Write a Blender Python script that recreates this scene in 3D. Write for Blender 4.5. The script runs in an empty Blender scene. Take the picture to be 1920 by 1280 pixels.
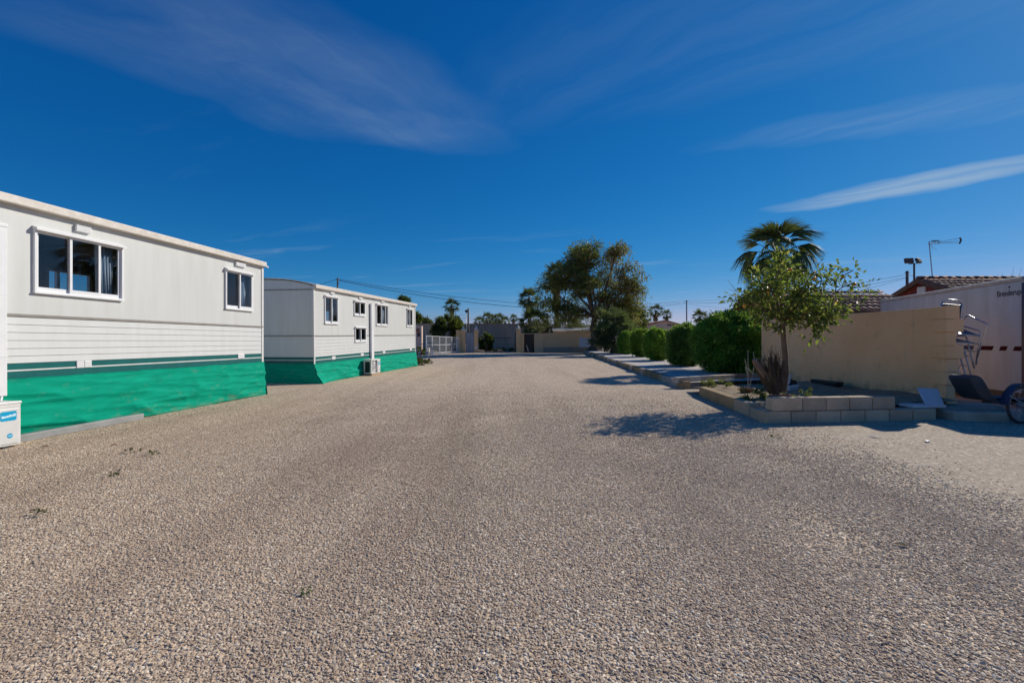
import bpy, bmesh, math, random
import numpy as np
from mathutils import Vector, Matrix, Euler, noise as mnoise
R = math.radians
rnd = random.Random(7)
SC = bpy.context.scene
COL = SC.collection

# ------------------------------------------------------------------ camera
H = 1.32                      # eye height
F = 870.0                     # focal length in photo pixels (1920 wide)
cam = bpy.data.cameras.new('camera'); cam.lens = F / 1920 * 36; cam.sensor_width = 36; cam.sensor_fit = 'HORIZONTAL'
cam.clip_start = 0.05; cam.clip_end = 6000
camo = bpy.data.objects.new('camera', cam); COL.objects.link(camo)
camo.location = (0, 0, H); camo.rotation_euler = (R(90), 0, 0)
SC.camera = camo

# ------------------------------------------------------------------ sun and sky
SUND = Vector((1.36, 0.95, 1.0)).normalized()      # towards the sun
EL = math.asin(SUND.z); AZ = math.atan2(SUND.x, SUND.y)
sun = bpy.data.lights.new('sun', 'SUN'); sun.energy = 4.35; sun.angle = R(0.53); sun.color = (1.0, 0.935, 0.82)
suno = bpy.data.objects.new('sun', sun); COL.objects.link(suno)
suno.rotation_euler = SUND.to_track_quat('Z', 'Y').to_euler(); suno.location = (30, 20, 30)

world = bpy.data.worlds.new('World'); SC.world = world; world.use_nodes = True
wn = world.node_tree.nodes; wl = world.node_tree.links; wn.clear()
def N(t, **kw):
    n = wn.new(t)
    for k, v in kw.items(): setattr(n, k, v)
    return n
def wmath(op, a, b=None, c=None, clamp=False):
    n = N('ShaderNodeMath', operation=op); n.use_clamp = clamp
    for i, v in enumerate((a, b, c)):
        if v is None: continue
        if isinstance(v, (int, float)): n.inputs[i].default_value = v
        else: wl.new(v, n.inputs[i])
    return n.outputs[0]
sky = N('ShaderNodeTexSky', sky_type='NISHITA'); sky.sun_disc = False
sky.sun_elevation = EL; sky.sun_rotation = AZ
sky.altitude = 1800; sky.air_density = 1.0; sky.dust_density = 0.35; sky.ozone_density = 5.0
hsv = N('ShaderNodeHueSaturation'); hsv.inputs['Saturation'].default_value = 1.2; hsv.inputs['Value'].default_value = 1.0; hsv.inputs['Hue'].default_value = 0.5
wl.new(sky.outputs[0], hsv.inputs['Color'])
ssep = N('ShaderNodeSeparateColor'); wl.new(hsv.outputs[0], ssep.inputs[0]); scmb = N('ShaderNodeCombineColor')      # deeper blue overall: the red of the darker sky falls off faster
wl.new(wmath('MINIMUM', ssep.outputs[0], wmath('ADD', wmath('MULTIPLY', wmath('POWER', ssep.outputs[0], 2.0), .21), wmath('MULTIPLY', ssep.outputs[0], .08))), scmb.inputs[0]); wl.new(wmath('MULTIPLY', wmath('POWER', ssep.outputs[1], .86), .98), scmb.inputs[1]); wl.new(wmath('MULTIPLY', wmath('POWER', ssep.outputs[2], .64), 1.92), scmb.inputs[2])
tc = N('ShaderNodeTexCoord'); sep = N('ShaderNodeSeparateXYZ'); wl.new(tc.outputs['Generated'], sep.inputs[0])
zc = wmath('MAXIMUM', sep.outputs[2], 0.03)
cu = wmath('DIVIDE', sep.outputs[0], zc); cv = wmath('DIVIDE', sep.outputs[1], zc)      # position on a flat cirrus layer
comb = N('ShaderNodeCombineXYZ'); wl.new(cu, comb.inputs[0]); wl.new(cv, comb.inputs[1])
def wnoise(vec, scale, detail=6, rough=0.6, dist=0.0):
    n = N('ShaderNodeTexNoise'); n.inputs['Scale'].default_value = scale; n.inputs['Detail'].default_value = detail
    n.inputs['Roughness'].default_value = rough; n.inputs['Distortion'].default_value = dist
    wl.new(vec, n.inputs['Vector']); return n
warp = wnoise(comb.outputs[0], 1.1, 3)
wv = N('ShaderNodeVectorMath', operation='MULTIPLY_ADD'); wl.new(warp.outputs['Color'], wv.inputs[0]); wv.inputs[1].default_value = (0.45, 0.45, 0); wl.new(comb.outputs[0], wv.inputs[2])
wsep = N('ShaderNodeSeparateXYZ'); wl.new(wv.outputs[0], wsep.inputs[0])
def fibres(angle, along, across, seed):
    m = N('ShaderNodeMapping'); m.vector_type = 'TEXTURE'
    m.inputs['Rotation'].default_value = (0, 0, angle); m.inputs['Scale'].default_value = (along, across, 1); m.inputs['Location'].default_value = (seed, seed * .7, 0)
    wl.new(wv.outputs[0], m.inputs[0]); return wnoise(m.outputs[0], 1.0, 7, 0.62, 0.3).outputs['Fac']
def blob(u0, v0, ang, hl, hw, power=1.0):
    a = wmath('SUBTRACT', wsep.outputs[0], u0 + .225); b = wmath('SUBTRACT', wsep.outputs[1], v0 + .225)
    c, s = math.cos(ang), math.sin(ang)
    p = wmath('DIVIDE', wmath('ADD', wmath('MULTIPLY', a, c), wmath('MULTIPLY', b, s)), hl)
    q = wmath('DIVIDE', wmath('SUBTRACT', wmath('MULTIPLY', b, c), wmath('MULTIPLY', a, s)), hw)
    d = wmath('ADD', wmath('MULTIPLY', p, p), wmath('MULTIPLY', q, q))
    return wmath('POWER', wmath('SUBTRACT', 1.0, d, clamp=True), power)
def ramp01(v, lo, hi):
    return wmath('MULTIPLY', wmath('SUBTRACT', v, lo), 1.0 / (hi - lo), clamp=True)
f1 = fibres(R(62), 2.6, 0.20, 3.1)
f1s = fibres(R(40), 1.6, 0.9, 5.2)
f2 = fibres(R(-45), 2.2, 0.20, 8.4)
f3 = fibres(R(-20), 3.4, 0.7, 1.7)
soft = wmath('MULTIPLY', ramp01(f1s, .30, .75), wmath('ADD', .45, wmath('MULTIPLY', ramp01(f1, .25, .80), .75)))
c1 = wmath('MULTIPLY', wmath('MULTIPLY', blob(-.85, 1.72, R(40), 1.15, .48, 1.1), soft), .30)
c1b = wmath('MULTIPLY', wmath('MULTIPLY', blob(-.62, 2.08, R(6), .62, .34, 1.0), soft), .36)
c2 = wmath('MULTIPLY', wmath('MULTIPLY', blob(2.55, 2.98, R(-46), .92, .30, .8), wmath('ADD', .35, wmath('MULTIPLY', ramp01(f2, .25, .70), .8))), .66)
c3 = wmath('MULTIPLY', wmath('MULTIPLY', blob(1.75, 2.1, R(-24), .95, .20, 1.0), ramp01(f2, .3, .75)), .22)
c5 = wmath('MULTIPLY', wmath('MULTIPLY', blob(.8, 1.5, R(-30), 1.3, .5, 1.0), ramp01(f2, .3, .85)), .10)
low = wmath('MULTIPLY', ramp01(cv, 3.6, 5.0), wmath('MULTIPLY', ramp01(f3, .56, .80), .26))
gen = wmath('MULTIPLY', ramp01(f3, .60, .92), .07)
ct = c1
for x in (c1b, c2, c3, c5, low, gen): ct = wmath('MAXIMUM', ct, x)
mixc = N('ShaderNodeMixRGB'); wl.new(ct, mixc.inputs[0]); wl.new(scmb.outputs[0], mixc.inputs[1]); mixc.inputs[2].default_value = (5.5, 6.9, 8.0, 1)
bg = N('ShaderNodeBackground'); bg.inputs['Strength'].default_value = 0.080; wl.new(mixc.outputs[0], bg.inputs['Color'])
wo = N('ShaderNodeOutputWorld'); wl.new(bg.outputs[0], wo.inputs[0])
SC.view_settings.view_transform = 'Standard'; SC.view_settings.look = 'None'; SC.view_settings.gamma = 1.0
SC.view_settings.exposure = 0.0
try: SC.view_settings.use_curve_mapping = False
except Exception: pass
SC.cycles.use_adaptive_sampling = True; SC.cycles.adaptive_threshold = 0.02; SC.cycles.max_bounces = 6; SC.cycles.diffuse_bounces = 3; SC.cycles.glossy_bounces = 3; SC.cycles.transparent_max_bounces = 10; SC.cycles.caustics_reflective = False; SC.cycles.caustics_refractive = False

# ------------------------------------------------------------------ measuring helpers
def gz(y):                                   # the yard rises very gently away from the camera
    return 0.005 * min(max(0.0, y - 4.0), 60.0)
def gp(px, py):                              # photo pixel -> point on the ground
    y = 10.0
    for _ in range(30): y = (H - gz(y)) * F / (py - 640.0)
    return Vector(((px - 960) / F * y, y, gz(y)))
def at(px, py, y):                           # photo pixel at a known distance
    return Vector(((px - 960) / F * y, y, H + (640 - py) / F * y))

# ------------------------------------------------------------------ materials
def lin(c): return tuple(c) + (1.0,)
class NT:
    def __init__(s, name):
        s.m = bpy.data.materials.new(name); s.m.use_nodes = True; s.t = s.m.node_tree; s.n = s.t.nodes; s.l = s.t.links
        s.b = s.n['Principled BSDF']; s.out = s.n['Material Output']
    def add(s, typ, **kw):
        n = s.n.new(typ)
        for k, v in kw.items(): setattr(n, k, v)
        return n
    def set(s, n, k, v):
        if hasattr(v, 'is_output') or isinstance(v, bpy.types.NodeSocket): s.l.new(v, n.inputs[k])
        else: n.inputs[k].default_value = v
    def coord(s, kind='Object', scale=(1, 1, 1), rot=(0, 0, 0)):
        tc = s.add('ShaderNodeTexCoord'); mp = s.add('ShaderNodeMapping'); s.l.new(tc.outputs[kind], mp.inputs[0])
        mp.inputs['Scale'].default_value = scale; mp.inputs['Rotation'].default_value = rot; return mp.outputs[0]
    def world(s, scale=(1, 1, 1)):
        g = s.add('ShaderNodeNewGeometry'); mp = s.add('ShaderNodeMapping'); s.l.new(g.outputs['Position'], mp.inputs[0]); mp.inputs['Scale'].default_value = scale; return mp.outputs[0]
    def noise(s, vec, scale, detail=5, rough=0.55, out='Fac'):
        n = s.add('ShaderNodeTexNoise'); n.inputs['Scale'].default_value = scale; n.inputs['Detail'].default_value = detail; n.inputs['Roughness'].default_value = rough
        s.l.new(vec, n.inputs['Vector']); return n.outputs[out]
    def ramp(s, fac, stops, interp='LINEAR'):
        r = s.add('ShaderNodeValToRGB'); r.color_ramp.interpolation = interp; e = r.color_ramp.elements
        while len(e) < len(stops): e.new(0.5)
        for i, (p, c) in enumerate(stops): e[i].position = p; e[i].color = lin(c) if len(c) == 3 else c
        s.l.new(fac, r.inputs[0]); return r.outputs[0]
    def mix(s, fac, a, b, blend='MIX'):
        m = s.add('ShaderNodeMixRGB', blend_type=blend)
        for i, v in enumerate((fac, a, b)):
            if isinstance(v, bpy.types.NodeSocket): s.l.new(v, m.inputs[i])
            elif isinstance(v, (int, float)): m.inputs[i].default_value = v
            else: m.inputs[i].default_value = lin(v)
        return m.outputs[0]
    def math(s, op, a, b=0.0, clamp=False):
        m = s.add('ShaderNodeMath', operation=op); m.use_clamp = clamp
        for i, v in enumerate((a, b)):
            if isinstance(v, bpy.types.NodeSocket): s.l.new(v, m.inputs[i])
            else: m.inputs[i].default_value = v
        return m.outputs[0]
    def bump(s, h, strength=0.3, dist=0.01):
        b = s.add('ShaderNodeBump'); b.inputs['Strength'].default_value = strength; b.inputs['Distance'].default_value = dist
        s.l.new(h, b.inputs['Height']); s.l.new(b.outputs[0], s.b.inputs['Normal']); return b
    def fin(s, col=None, rough=0.6, metal=0.0, spec=None):
        if col is not None: s.set(s.b, 'Base Color', col if isinstance(col, bpy.types.NodeSocket) else lin(col))
        s.set(s.b, 'Roughness', rough); s.b.inputs['Metallic'].default_value = metal
        if spec is not None: s.b.inputs['Specular IOR Level'].default_value = spec
        return s.m
def simple(name, col, rough=0.6, metal=0.0, var=0.18, scale=6.0, bump=0.0, bscale=40, spec=None):
    k = NT(name); v = k.coord()
    n = k.noise(v, scale, 6, .6)
    dark = tuple(c * (1 - var) for c in col); lite = tuple(min(1, c * (1 + var * .7)) for c in col)
    c = k.ramp(n, [(.3, dark), (.7, lite)])
    if bump: k.bump(k.noise(v, bscale, 4), bump, .01)
    return k.fin(c, rough, metal, spec)

MAT = {}
def build_materials():
    # caravan cladding: faint ribbing, faint streaks of dirt running down
    k = NT('caravan_cladding'); v = k.coord()
    st = k.noise(k.coord('Object', (3.2, 3.2, .35)), 1.6, 6, .62); big = k.noise(v, .8, 4)
    c = k.ramp(st, [(.22, (.555, .55, .505)), (.42, (.605, .61, .578)), (.62, (.64, .65, .627))]); c = k.mix(k.math('MULTIPLY', big, .35), c, (.61, .605, .57))
    k.bump(k.noise(k.coord('Object', (60, 60, 300)), 1.0, 3), .05, .004)
    MAT['clad'] = k.fin(c, .42)
    k = NT('caravan_siding'); st = k.noise(k.coord('Object', (4, 4, .8)), 1.8, 6, .6)
    c = k.ramp(st, [(.25, (.61, .615, .59)), (.65, (.665, .675, .66))]); MAT['siding'] = k.fin(c, .4)
    k = NT('weathered_roof_trim'); st = k.noise(k.coord('Object', (6, 6, 6)), 1.5, 6, .65); c = k.ramp(st, [(.3, (.56, .49, .41)), (.6, (.70, .65, .58))]); MAT['fascia'] = k.fin(c, .5)
    MAT['trim'] = simple('taupe_trim', (.27, .245, .215), .5, var=.2)
    MAT['white'] = simple('white_plastic', (.80, .80, .80), .32, var=.05)
    MAT['offwhite'] = simple('offwhite_metal', (.70, .69, .66), .4, var=.08)
    MAT['teal'] = simple('dark_teal_paint', (.003, .12, .115), .35, var=.12)
    k = NT('green_shade_netting'); v = k.coord()
    st = k.noise(k.coord('Object', (1.5, 1.5, 12)), 1.5, 5, .6); fi = k.noise(k.coord('Object', (40, 40, 160)), 3, 2)
    c = k.ramp(st, [(.25, (.0, .25, .155)), (.7, (.002, .39, .245))]); c = k.mix(k.math('MULTIPLY', fi, .2), c, (.01, .50, .33))
    so_ = k.add('ShaderNodeSeparateXYZ'); k.l.new(k.coord(), so_.inputs[0]); dz = k.math('SUBTRACT', 1.0, k.math('MULTIPLY', so_.outputs[2], 4.5), True)
    du = k.ramp(k.math('ADD', k.noise(k.coord('Object', (1, 1, 2)), 5, 6, .7), k.math('MULTIPLY', dz, .22)), [(.58, (0, 0, 0)), (.78, (1, 1, 1))]); c = k.mix(k.math('MULTIPLY', du, .38), c, (.30, .33, .22))
    k.bump(fi, .35, .003); k.fin(c, .8, spec=.08)
    tr = k.add('ShaderNodeBsdfTranslucent'); k.l.new(c, tr.inputs[0]); mx = k.add('ShaderNodeMixShader'); mx.inputs[0].default_value = .12
    k.l.new(k.b.outputs[0], mx.inputs[1]); k.l.new(tr.outputs[0], mx.inputs[2]); k.l.new(mx.outputs[0], k.out.inputs[0]); MAT['net'] = k.m
    # window glass
    k = NT('window_glass'); lw = k.add('ShaderNodeLayerWeight'); fc = k.math('ADD', k.math('MULTIPLY', k.math('POWER', lw.outputs['Facing'], 5.0), .9), .045)
    g = k.add('ShaderNodeBsdfGlossy'); g.inputs['Roughness'].default_value = .008; t = k.add('ShaderNodeBsdfTransparent'); t.inputs[0].default_value = (.86, .89, .90, 1)
    mx = k.add('ShaderNodeMixShader'); k.l.new(fc, mx.inputs[0]); k.l.new(t.outputs[0], mx.inputs[1]); k.l.new(g.outputs[0], mx.inputs[2]); k.l.new(mx.outputs[0], k.out.inputs[0]); MAT['glass'] = k.m
    MAT['interior'] = simple('interior_panelling', (.34, .27, .21), .6, var=.2)
    MAT['ceiling'] = simple('interior_ceiling', (.55, .46, .38), .6, var=.1)
    MAT['curtain'] = simple('blue_curtain_cloth', (.42, .52, .66), .9, var=.2, scale=3)
    MAT['black'] = simple('black_plastic', (.012, .012, .014), .45, var=.3)
    MAT['fender'] = simple('dark_moulded_plastic', (.035, .038, .046), .5, var=.25)
    MAT['darkgrey'] = simple('dark_grey_metal', (.06, .06, .065), .5, var=.25)
    MAT['midgrey'] = simple('grey_steel', (.30, .31, .33), .4, .6, var=.15)
    MAT['alu'] = simple('aluminium_tube', (.55, .55, .56), .42, .85, var=.1)
    MAT['logo'] = simple('cyan_print', (.0, .36, .62), .35, var=.1)
    MAT['print_white'] = simple('white_print', (.62, .80, .88), .4, var=.1)
    MAT['wood'] = simple('pale_timber', (.46, .30, .16), .7, var=.25)
    MAT['beam'] = simple('grey_beam', (.30, .30, .29), .55, var=.2, scale=4, bump=.2)
    # stone, concrete, render
    def stone(name, col, var=.25, moss=(.12, .10, .06), mossamt=.35, scale=3, piece=True):
        k = NT(name); v = k.world(); n = k.noise(v, scale, 7, .65); n2 = k.noise(v, 1.7, 5, .6); n3 = k.noise(v, 45, 4, .6)
        c = k.ramp(n, [(.25, tuple(x * (1 - var) for x in col)), (.7, tuple(x * (1 + var * .6) for x in col))])
        c = k.mix(k.math('MULTIPLY', k.ramp(n2, [(.48, (0, 0, 0)), (.72, (1, 1, 1))]), mossamt), c, moss)
        c = k.mix(.35, c, k.ramp(n3, [(.3, tuple(x * .6 for x in col)), (.7, tuple(min(1, x * 1.35) for x in col))]))
        oi = k.add('ShaderNodeObjectInfo'); c = k.mix(1.0, c, k.ramp(oi.outputs['Random'], [(0, (.74, .74, .74)), (1, (1.08, 1.06, 1.02))]), 'MULTIPLY') if piece else c
        k.bump(k.noise(v, 60, 5, .7), .5, .006); return k.fin(c, .9, spec=.25)
    MAT['block'] = stone('concrete_block', (.60, .47, .33))
    MAT['kerb'] = stone('weathered_kerb_stone', (.38, .275, .155), .3, (.10, .085, .05), .5)
    MAT['kerb_a'] = stone('pale_edging_stone', (.54, .43, .31), .2, (.2, .15, .1), .3)
    MAT['kerb_b'] = stone('brown_edging_stone', (.46, .28, .15), .3, (.1, .07, .05), .3)
    MAT['kerb_c'] = stone('grey_edging_stone', (.46, .42, .37), .25, (.1, .09, .07), .3)
    MAT['ledge'] = stone('rough_concrete', (.46, .40, .32), .3, (.07, .08, .035), .5)
    k = NT('cream_render'); v = k.world(); base = k.ramp(k.noise(v, 1.3, 7, .65), [(.3, (.90, .51, .25)), (.65, (.98, .59, .31))])
    sep_ = k.add('ShaderNodeSeparateXYZ'); k.l.new(v, sep_.inputs[0]); lo_ = k.math('SUBTRACT', 1.0, k.math('MULTIPLY', k.math('SUBTRACT', sep_.outputs[2], .18), 2.4), True)
    spl = k.ramp(k.math('ADD', k.noise(v, 4.5, 7, .7), k.math('MULTIPLY', lo_, .22)), [(.60, (0, 0, 0)), (.74, (1, 1, 1))]); base = k.mix(k.math('MULTIPLY', spl, .55), base, (.42, .27, .15))
    run = k.ramp(k.noise(k.world((5, 5, .35)), 1.5, 6, .62), [(.56, (0, 0, 0)), (.72, (1, 1, 1))]); base = k.mix(k.math('MULTIPLY', run, .16), base, (.55, .36, .21))
    k.bump(k.noise(v, 45, 5, .7), .35, .006); MAT['render'] = k.fin(base, .92, spec=.2)
    MAT['render_far'] = stone('ochre_render', (.82, .50, .24), .10, (.62, .40, .21), .4, 1.2, False)
    MAT['render_brown'] = stone('drab_render', (.68, .47, .27), .10, (.5, .36, .22), .4, 1.2, False)
    MAT['pink'] = stone('pinkish_render', (.66, .50, .42), .10, (.5, .36, .29), .4, 1.2)
    MAT['dado'] = stone('grey_dado_render', (.42, .35, .28), .15)
    MAT['capwhite'] = stone('white_cast_stone', (.78, .76, .72), .08, (.5, .45, .4), .25)
    # corrugated shed
    k = NT('grey_corrugated_sheet'); v = k.world((1, 1, .3)); n = k.noise(v, 1.4, 5, .6); c = k.ramp(n, [(.3, (.33, .28, .22)), (.7, (.44, .37, .29))]); MAT['shed'] = k.fin(c, .6)
    MAT['doorgrey'] = simple('grey_painted_door', (.32, .32, .34), .45, var=.1, scale=2)
    # soil and gravels
    k = NT('planter_soil'); v = k.world(); n = k.noise(v, 2.2, 7, .65); n2 = k.noise(v, 38, 5, .7)
    c = k.ramp(n, [(.3, (.22, .16, .10)), (.55, (.38, .28, .175)), (.75, (.46, .36, .24))]); c = k.mix(.45, c, k.ramp(n2, [(.35, (.10, .07, .045)), (.65, (.5, .41, .3))]))
    k.bump(n2, .8, .03); MAT['soil'] = k.fin(c, .95, spec=.2)
    k = NT('dark_red_soil'); v = k.world(); n = k.noise(v, 3, 6, .65); c = k.ramp(n, [(.3, (.09, .05, .035)), (.7, (.20, .12, .08))]); MAT['redsoil'] = k.fin(c, .95)
    def gravelnodes(k, v, scale, stops):
        vo = k.add('ShaderNodeTexVoronoi'); vo.inputs['Scale'].default_value = scale; vo.inputs['Randomness'].default_value = 1.0; k.l.new(v, vo.inputs['Vector'])
        sp = k.add('ShaderNodeSeparateColor'); k.l.new(vo.outputs['Color'], sp.inputs[0])
        return k.ramp(sp.outputs[0], stops), vo.outputs['Distance'], sp.outputs[1]
    GR = [(0.0, (.12, .09, .07)), (.12, (.39, .27, .18)), (.30, (.60, .44, .295)), (.48, (.70, .535, .375)), (.60, (.37, .325, .27)), (.72, (.58, .46, .335)), (.88, (.82, .685, .52)), (1.0, (.95, .88, .74))]
    MAT['_GR'] = GR
    k = NT('yard_gravel'); v = k.world()
    wv_ = k.noise(v, 30, 2, .5, 'Color'); vm = k.add('ShaderNodeVectorMath', operation='MULTIPLY_ADD'); k.l.new(wv_, vm.inputs[0]); vm.inputs[1].default_value = (.012, .012, 0); k.l.new(v, vm.inputs[2])
    c1, d1, r1 = gravelnodes(k, vm.outputs[0], 58, GR); c2, d2, r2 = gravelnodes(k, vm.outputs[0], 37, GR)
    pick = k.math('GREATER_THAN', k.noise(v, 22, 2), .56)
    col = k.mix(pick, c1, c2)
    hgt = k.add('ShaderNodeMix'); k.l.new(pick, hgt.inputs[0]); k.l.new(d1, hgt.inputs[2]); k.l.new(d2, hgt.inputs[3])
    # worn strips and patches: more fines showing between the stones
    n1 = k.noise(k.world((1.0, .35, 1)), .55, 6, .62); n2 = k.noise(v, 2.6, 6, .65); n3 = k.noise(k.world((2.2, .16, 1)), .5, 4, .6)
    col = k.mix(k.math('MULTIPLY', k.ramp(n1, [(.42, (0, 0, 0)), (.68, (1, 1, 1))]), .38), col, (.64, .475, .325))
    col = k.mix(k.math('MULTIPLY', k.ramp(n2, [(.40, (1, 1, 1)), (.60, (0, 0, 0))]), .22), col, (.37, .265, .185))
    col = k.mix(k.math('MULTIPLY', k.ramp(n3, [(.48, (0, 0, 0)), (.64, (1, 1, 1))]), .42), col, (.40, .295, .21))
    # beaten sandy ground to the right
    ps = k.add('ShaderNodeSeparateXYZ'); k.l.new(v, ps.inputs[0])
    ed = k.math('ADD', ps.outputs[0], k.math('MULTIPLY', k.noise(v, 1.3, 5, .65), 1.5))
    dm = k.math('MULTIPLY', k.math('SUBTRACT', ed, 3.9), .75, True)
    yl = k.math('MULTIPLY', k.math('SUBTRACT', 13.0, ps.outputs[1]), 1.5, True); dm = k.math('MULTIPLY', dm, yl)
    spk = k.math('MULTIPLY', k.math('SUBTRACT', k.math('ADD', dm, k.math('MULTIPLY', k.math('SUBTRACT', r1, .5), .9)), .35), 2.2, True)
    s1 = k.noise(v, 1.5, 7, .68); s2 = k.noise(v, 26, 5, .7); s3 = k.noise(k.world((.7, 1.6, 1)), .9, 6, .7)
    sand = k.ramp(s1, [(.3, (.30, .235, .17)), (.55, (.42, .34, .255)), (.75, (.50, .42, .33))])
    sand = k.mix(k.math('MULTIPLY', k.ramp(s3, [(.57, (0, 0, 0)), (.66, (1, 1, 1))]), .55), sand, (.55, .51, .46))
    sand = k.mix(.42, sand, k.ramp(s2, [(.36, (.15, .11, .08)), (.6, (.54, .45, .34))])); sand = k.mix(k.math('MULTIPLY', k.math('GREATER_THAN', r2, .62), .55), sand, c2)
    col = k.mix(spk, col, sand)
    hh = k.math('MULTIPLY', hgt.outputs[0], k.math('SUBTRACT', 1.0, k.math('MULTIPLY', spk, .85)))
    b = k.bump(hh, .85, .012); b.invert = True
    MAT['ground'] = k.fin(col, .92, spec=.25)
    k = NT('gravel_stone'); oi = k.add('ShaderNodeObjectInfo'); c = k.ramp(oi.outputs['Random'], GR)
    nn = k.noise(k.coord('Object'), 1.3, 4, .6); c = k.mix(.22, c, k.ramp(nn, [(.3, (.36, .265, .18)), (.7, (.74, .59, .43))])); dn = k.noise(k.world((1.0, .45, 1)), .6, 6, .62); c = k.mix(k.math('MULTIPLY', k.ramp(dn, [(.40, (0, 0, 0)), (.68, (1, 1, 1))]), .30), c, (.66, .49, .335)); c = k.mix(k.math('MULTIPLY', k.ramp(dn, [(.32, (1, 1, 1)), (.5, (0, 0, 0))]), .42), c, (.33, .235, .16)); d3 = k.noise(k.world((2.2, .16, 1)), .5, 4, .6); c = k.mix(k.math('MULTIPLY', k.ramp(d3, [(.48, (0, 0, 0)), (.64, (1, 1, 1))]), .40), c, (.38, .275, .195)); MAT['pebble'] = k.fin(c, .85, spec=.3)
    k = NT('pale_bed_gravel'); v = k.world(); c, d, r_ = gravelnodes(k, v, 42, [(0, (.30, .25, .21)), (.4, (.52, .46, .40)), (.75, (.66, .60, .53)), (1, (.82, .78, .72))])
    b = k.bump(d, .8, .015); b.invert = True; MAT['bedgravel'] = k.fin(c, .9, spec=.25)
    # vegetation
    def leaf(name, rough=.45, trans=.28):
        k = NT(name); a = k.add('ShaderNodeAttribute'); a.attribute_name = 'tint'; k.fin(a.outputs['Color'], rough, spec=.4)
        t = k.add('ShaderNodeBsdfTranslucent'); k.l.new(k.mix(.45, a.outputs['Color'], (.34, .46, .05)), t.inputs[0]); mx = k.add('ShaderNodeMixShader'); mx.inputs[0].default_value = trans
        k.l.new(k.b.outputs[0], mx.inputs[1]); k.l.new(t.outputs[0], mx.inputs[2]); k.l.new(mx.outputs[0], k.out.inputs[0]); return k.m
    MAT['leaf'] = leaf('leaf', .5, .36); MAT['glossleaf'] = leaf('glossy_leaf', .45, .46)
    def bark(name, col):
        k = NT(name); v = k.coord('Object', (1, 1, .35)); n = k.noise(v, 9, 6, .7); c = k.ramp(n, [(.3, tuple(x * .5 for x in col)), (.7, tuple(x * 1.4 for x in col))]); k.bump(n, .8, .03); return k.fin(c, .9)
    MAT['bark'] = bark('brown_bark', (.15, .095, .065)); MAT['greybark'] = bark('grey_bark', (.20, .175, .15)); MAT['palmbark'] = bark('palm_trunk_bark', (.17, .13, .10)); MAT['redbark'] = bark('citrus_bark', (.20, .125, .08))
    k = NT('palm_frond'); oi = k.add('ShaderNodeObjectInfo'); c = k.ramp(oi.outputs['Random'], [(0, (.05, .085, .032)), (.6, (.085, .125, .042)), (1, (.15, .165, .06))]); k.fin(c, .62, spec=.25)
    t = k.add('ShaderNodeBsdfTranslucent'); k.l.new(k.mix(.5, c, (.2, .24, .03)), t.inputs[0]); mx = k.add('ShaderNodeMixShader'); mx.inputs[0].default_value = .22; k.l.new(k.b.outputs[0], mx.inputs[1]); k.l.new(t.outputs[0], mx.inputs[2]); k.l.new(mx.outputs[0], k.out.inputs[0]); MAT['frond'] = k.m
    k = NT('dry_palm_frond'); oi = k.add('ShaderNodeObjectInfo'); c = k.ramp(oi.outputs['Random'], [(0, (.085, .055, .035)), (1, (.20, .145, .085))]); MAT['dryfrond'] = k.fin(c, .8)
    MAT['fibre'] = simple('dry_palm_fibre', (.11, .072, .042), .95, var=.5, scale=14, bump=.6)
    MAT['stub'] = simple('cut_palm_stalk', (.27, .175, .12), .85, var=.35, scale=9, bump=.4)
    MAT['twig'] = simple('pale_twig', (.42, .38, .33), .8, var=.2)
    MAT['orange'] = simple('ripe_fruit', (.75, .30, .03), .4, var=.2)
    MAT['terracotta'] = simple('terracotta', (.30, .13, .07), .8, var=.3, bump=.2)
    k = NT('old_clay_tile'); oi = k.add('ShaderNodeObjectInfo'); n = k.noise(k.world(), 4, 6, .65)
    c = k.ramp(oi.outputs['Random'], [(0, (.22, .085, .05)), (.5, (.34, .15, .085)), (1, (.46, .235, .14))]); c = k.mix(k.math('MULTIPLY', n, .5), c, (.16, .12, .10)); MAT['tile'] = k.fin(c, .85)
    MAT['redwall'] = simple('dark_red_paint', (.19, .028, .022), .7, var=.25)
    MAT['verge'] = simple('brown_timber', (.14, .085, .06), .8, var=.3)
    # horse box
    k = NT('stained_grey_panel'); st = k.noise(k.coord('Object', (2.4, 2.4, .55)), 1.5, 8, .68); big = k.noise(k.coord(), .9, 4); c = k.ramp(st, [(.3, (.34, .39, .42)), (.65, (.47, .56, .62))]); c = k.mix(k.math('MULTIPLY', big, .4), c, (.38, .43, .45)); MAT['boxgrey'] = k.fin(c, .45)
    MAT['boxtop'] = simple('dirty_roof_rail', (.40, .38, .33), .6, var=.3, scale=5)
    MAT['maroon'] = simple('maroon_stripe', (.045, .004, .008), .7, var=.15, spec=.1)
    MAT['navy'] = simple('navy_paint', (.012, .025, .075), .4, var=.2)
    MAT['ink'] = simple('dark_lettering', (.035, .035, .05), .6, var=.1)
    MAT['foam'] = simple('white_foam_board', (.62, .60, .60), .7, var=.06)
    MAT['rubber'] = simple('grey_tyre_rubber', (.05, .05, .052), .8, var=.3)
    MAT['polewood'] = simple('weathered_pole', (.13, .115, .10), .85, var=.3)
    MAT['polegrey'] = simple('grey_concrete_pole', (.33, .33, .32), .8, var=.2)
    MAT['wire'] = simple('cable_black', (.02, .02, .022), .6)
    MAT['mesh'] = simple('white_painted_wire', (.62, .63, .64), .45, var=.06)
build_materials()

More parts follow.
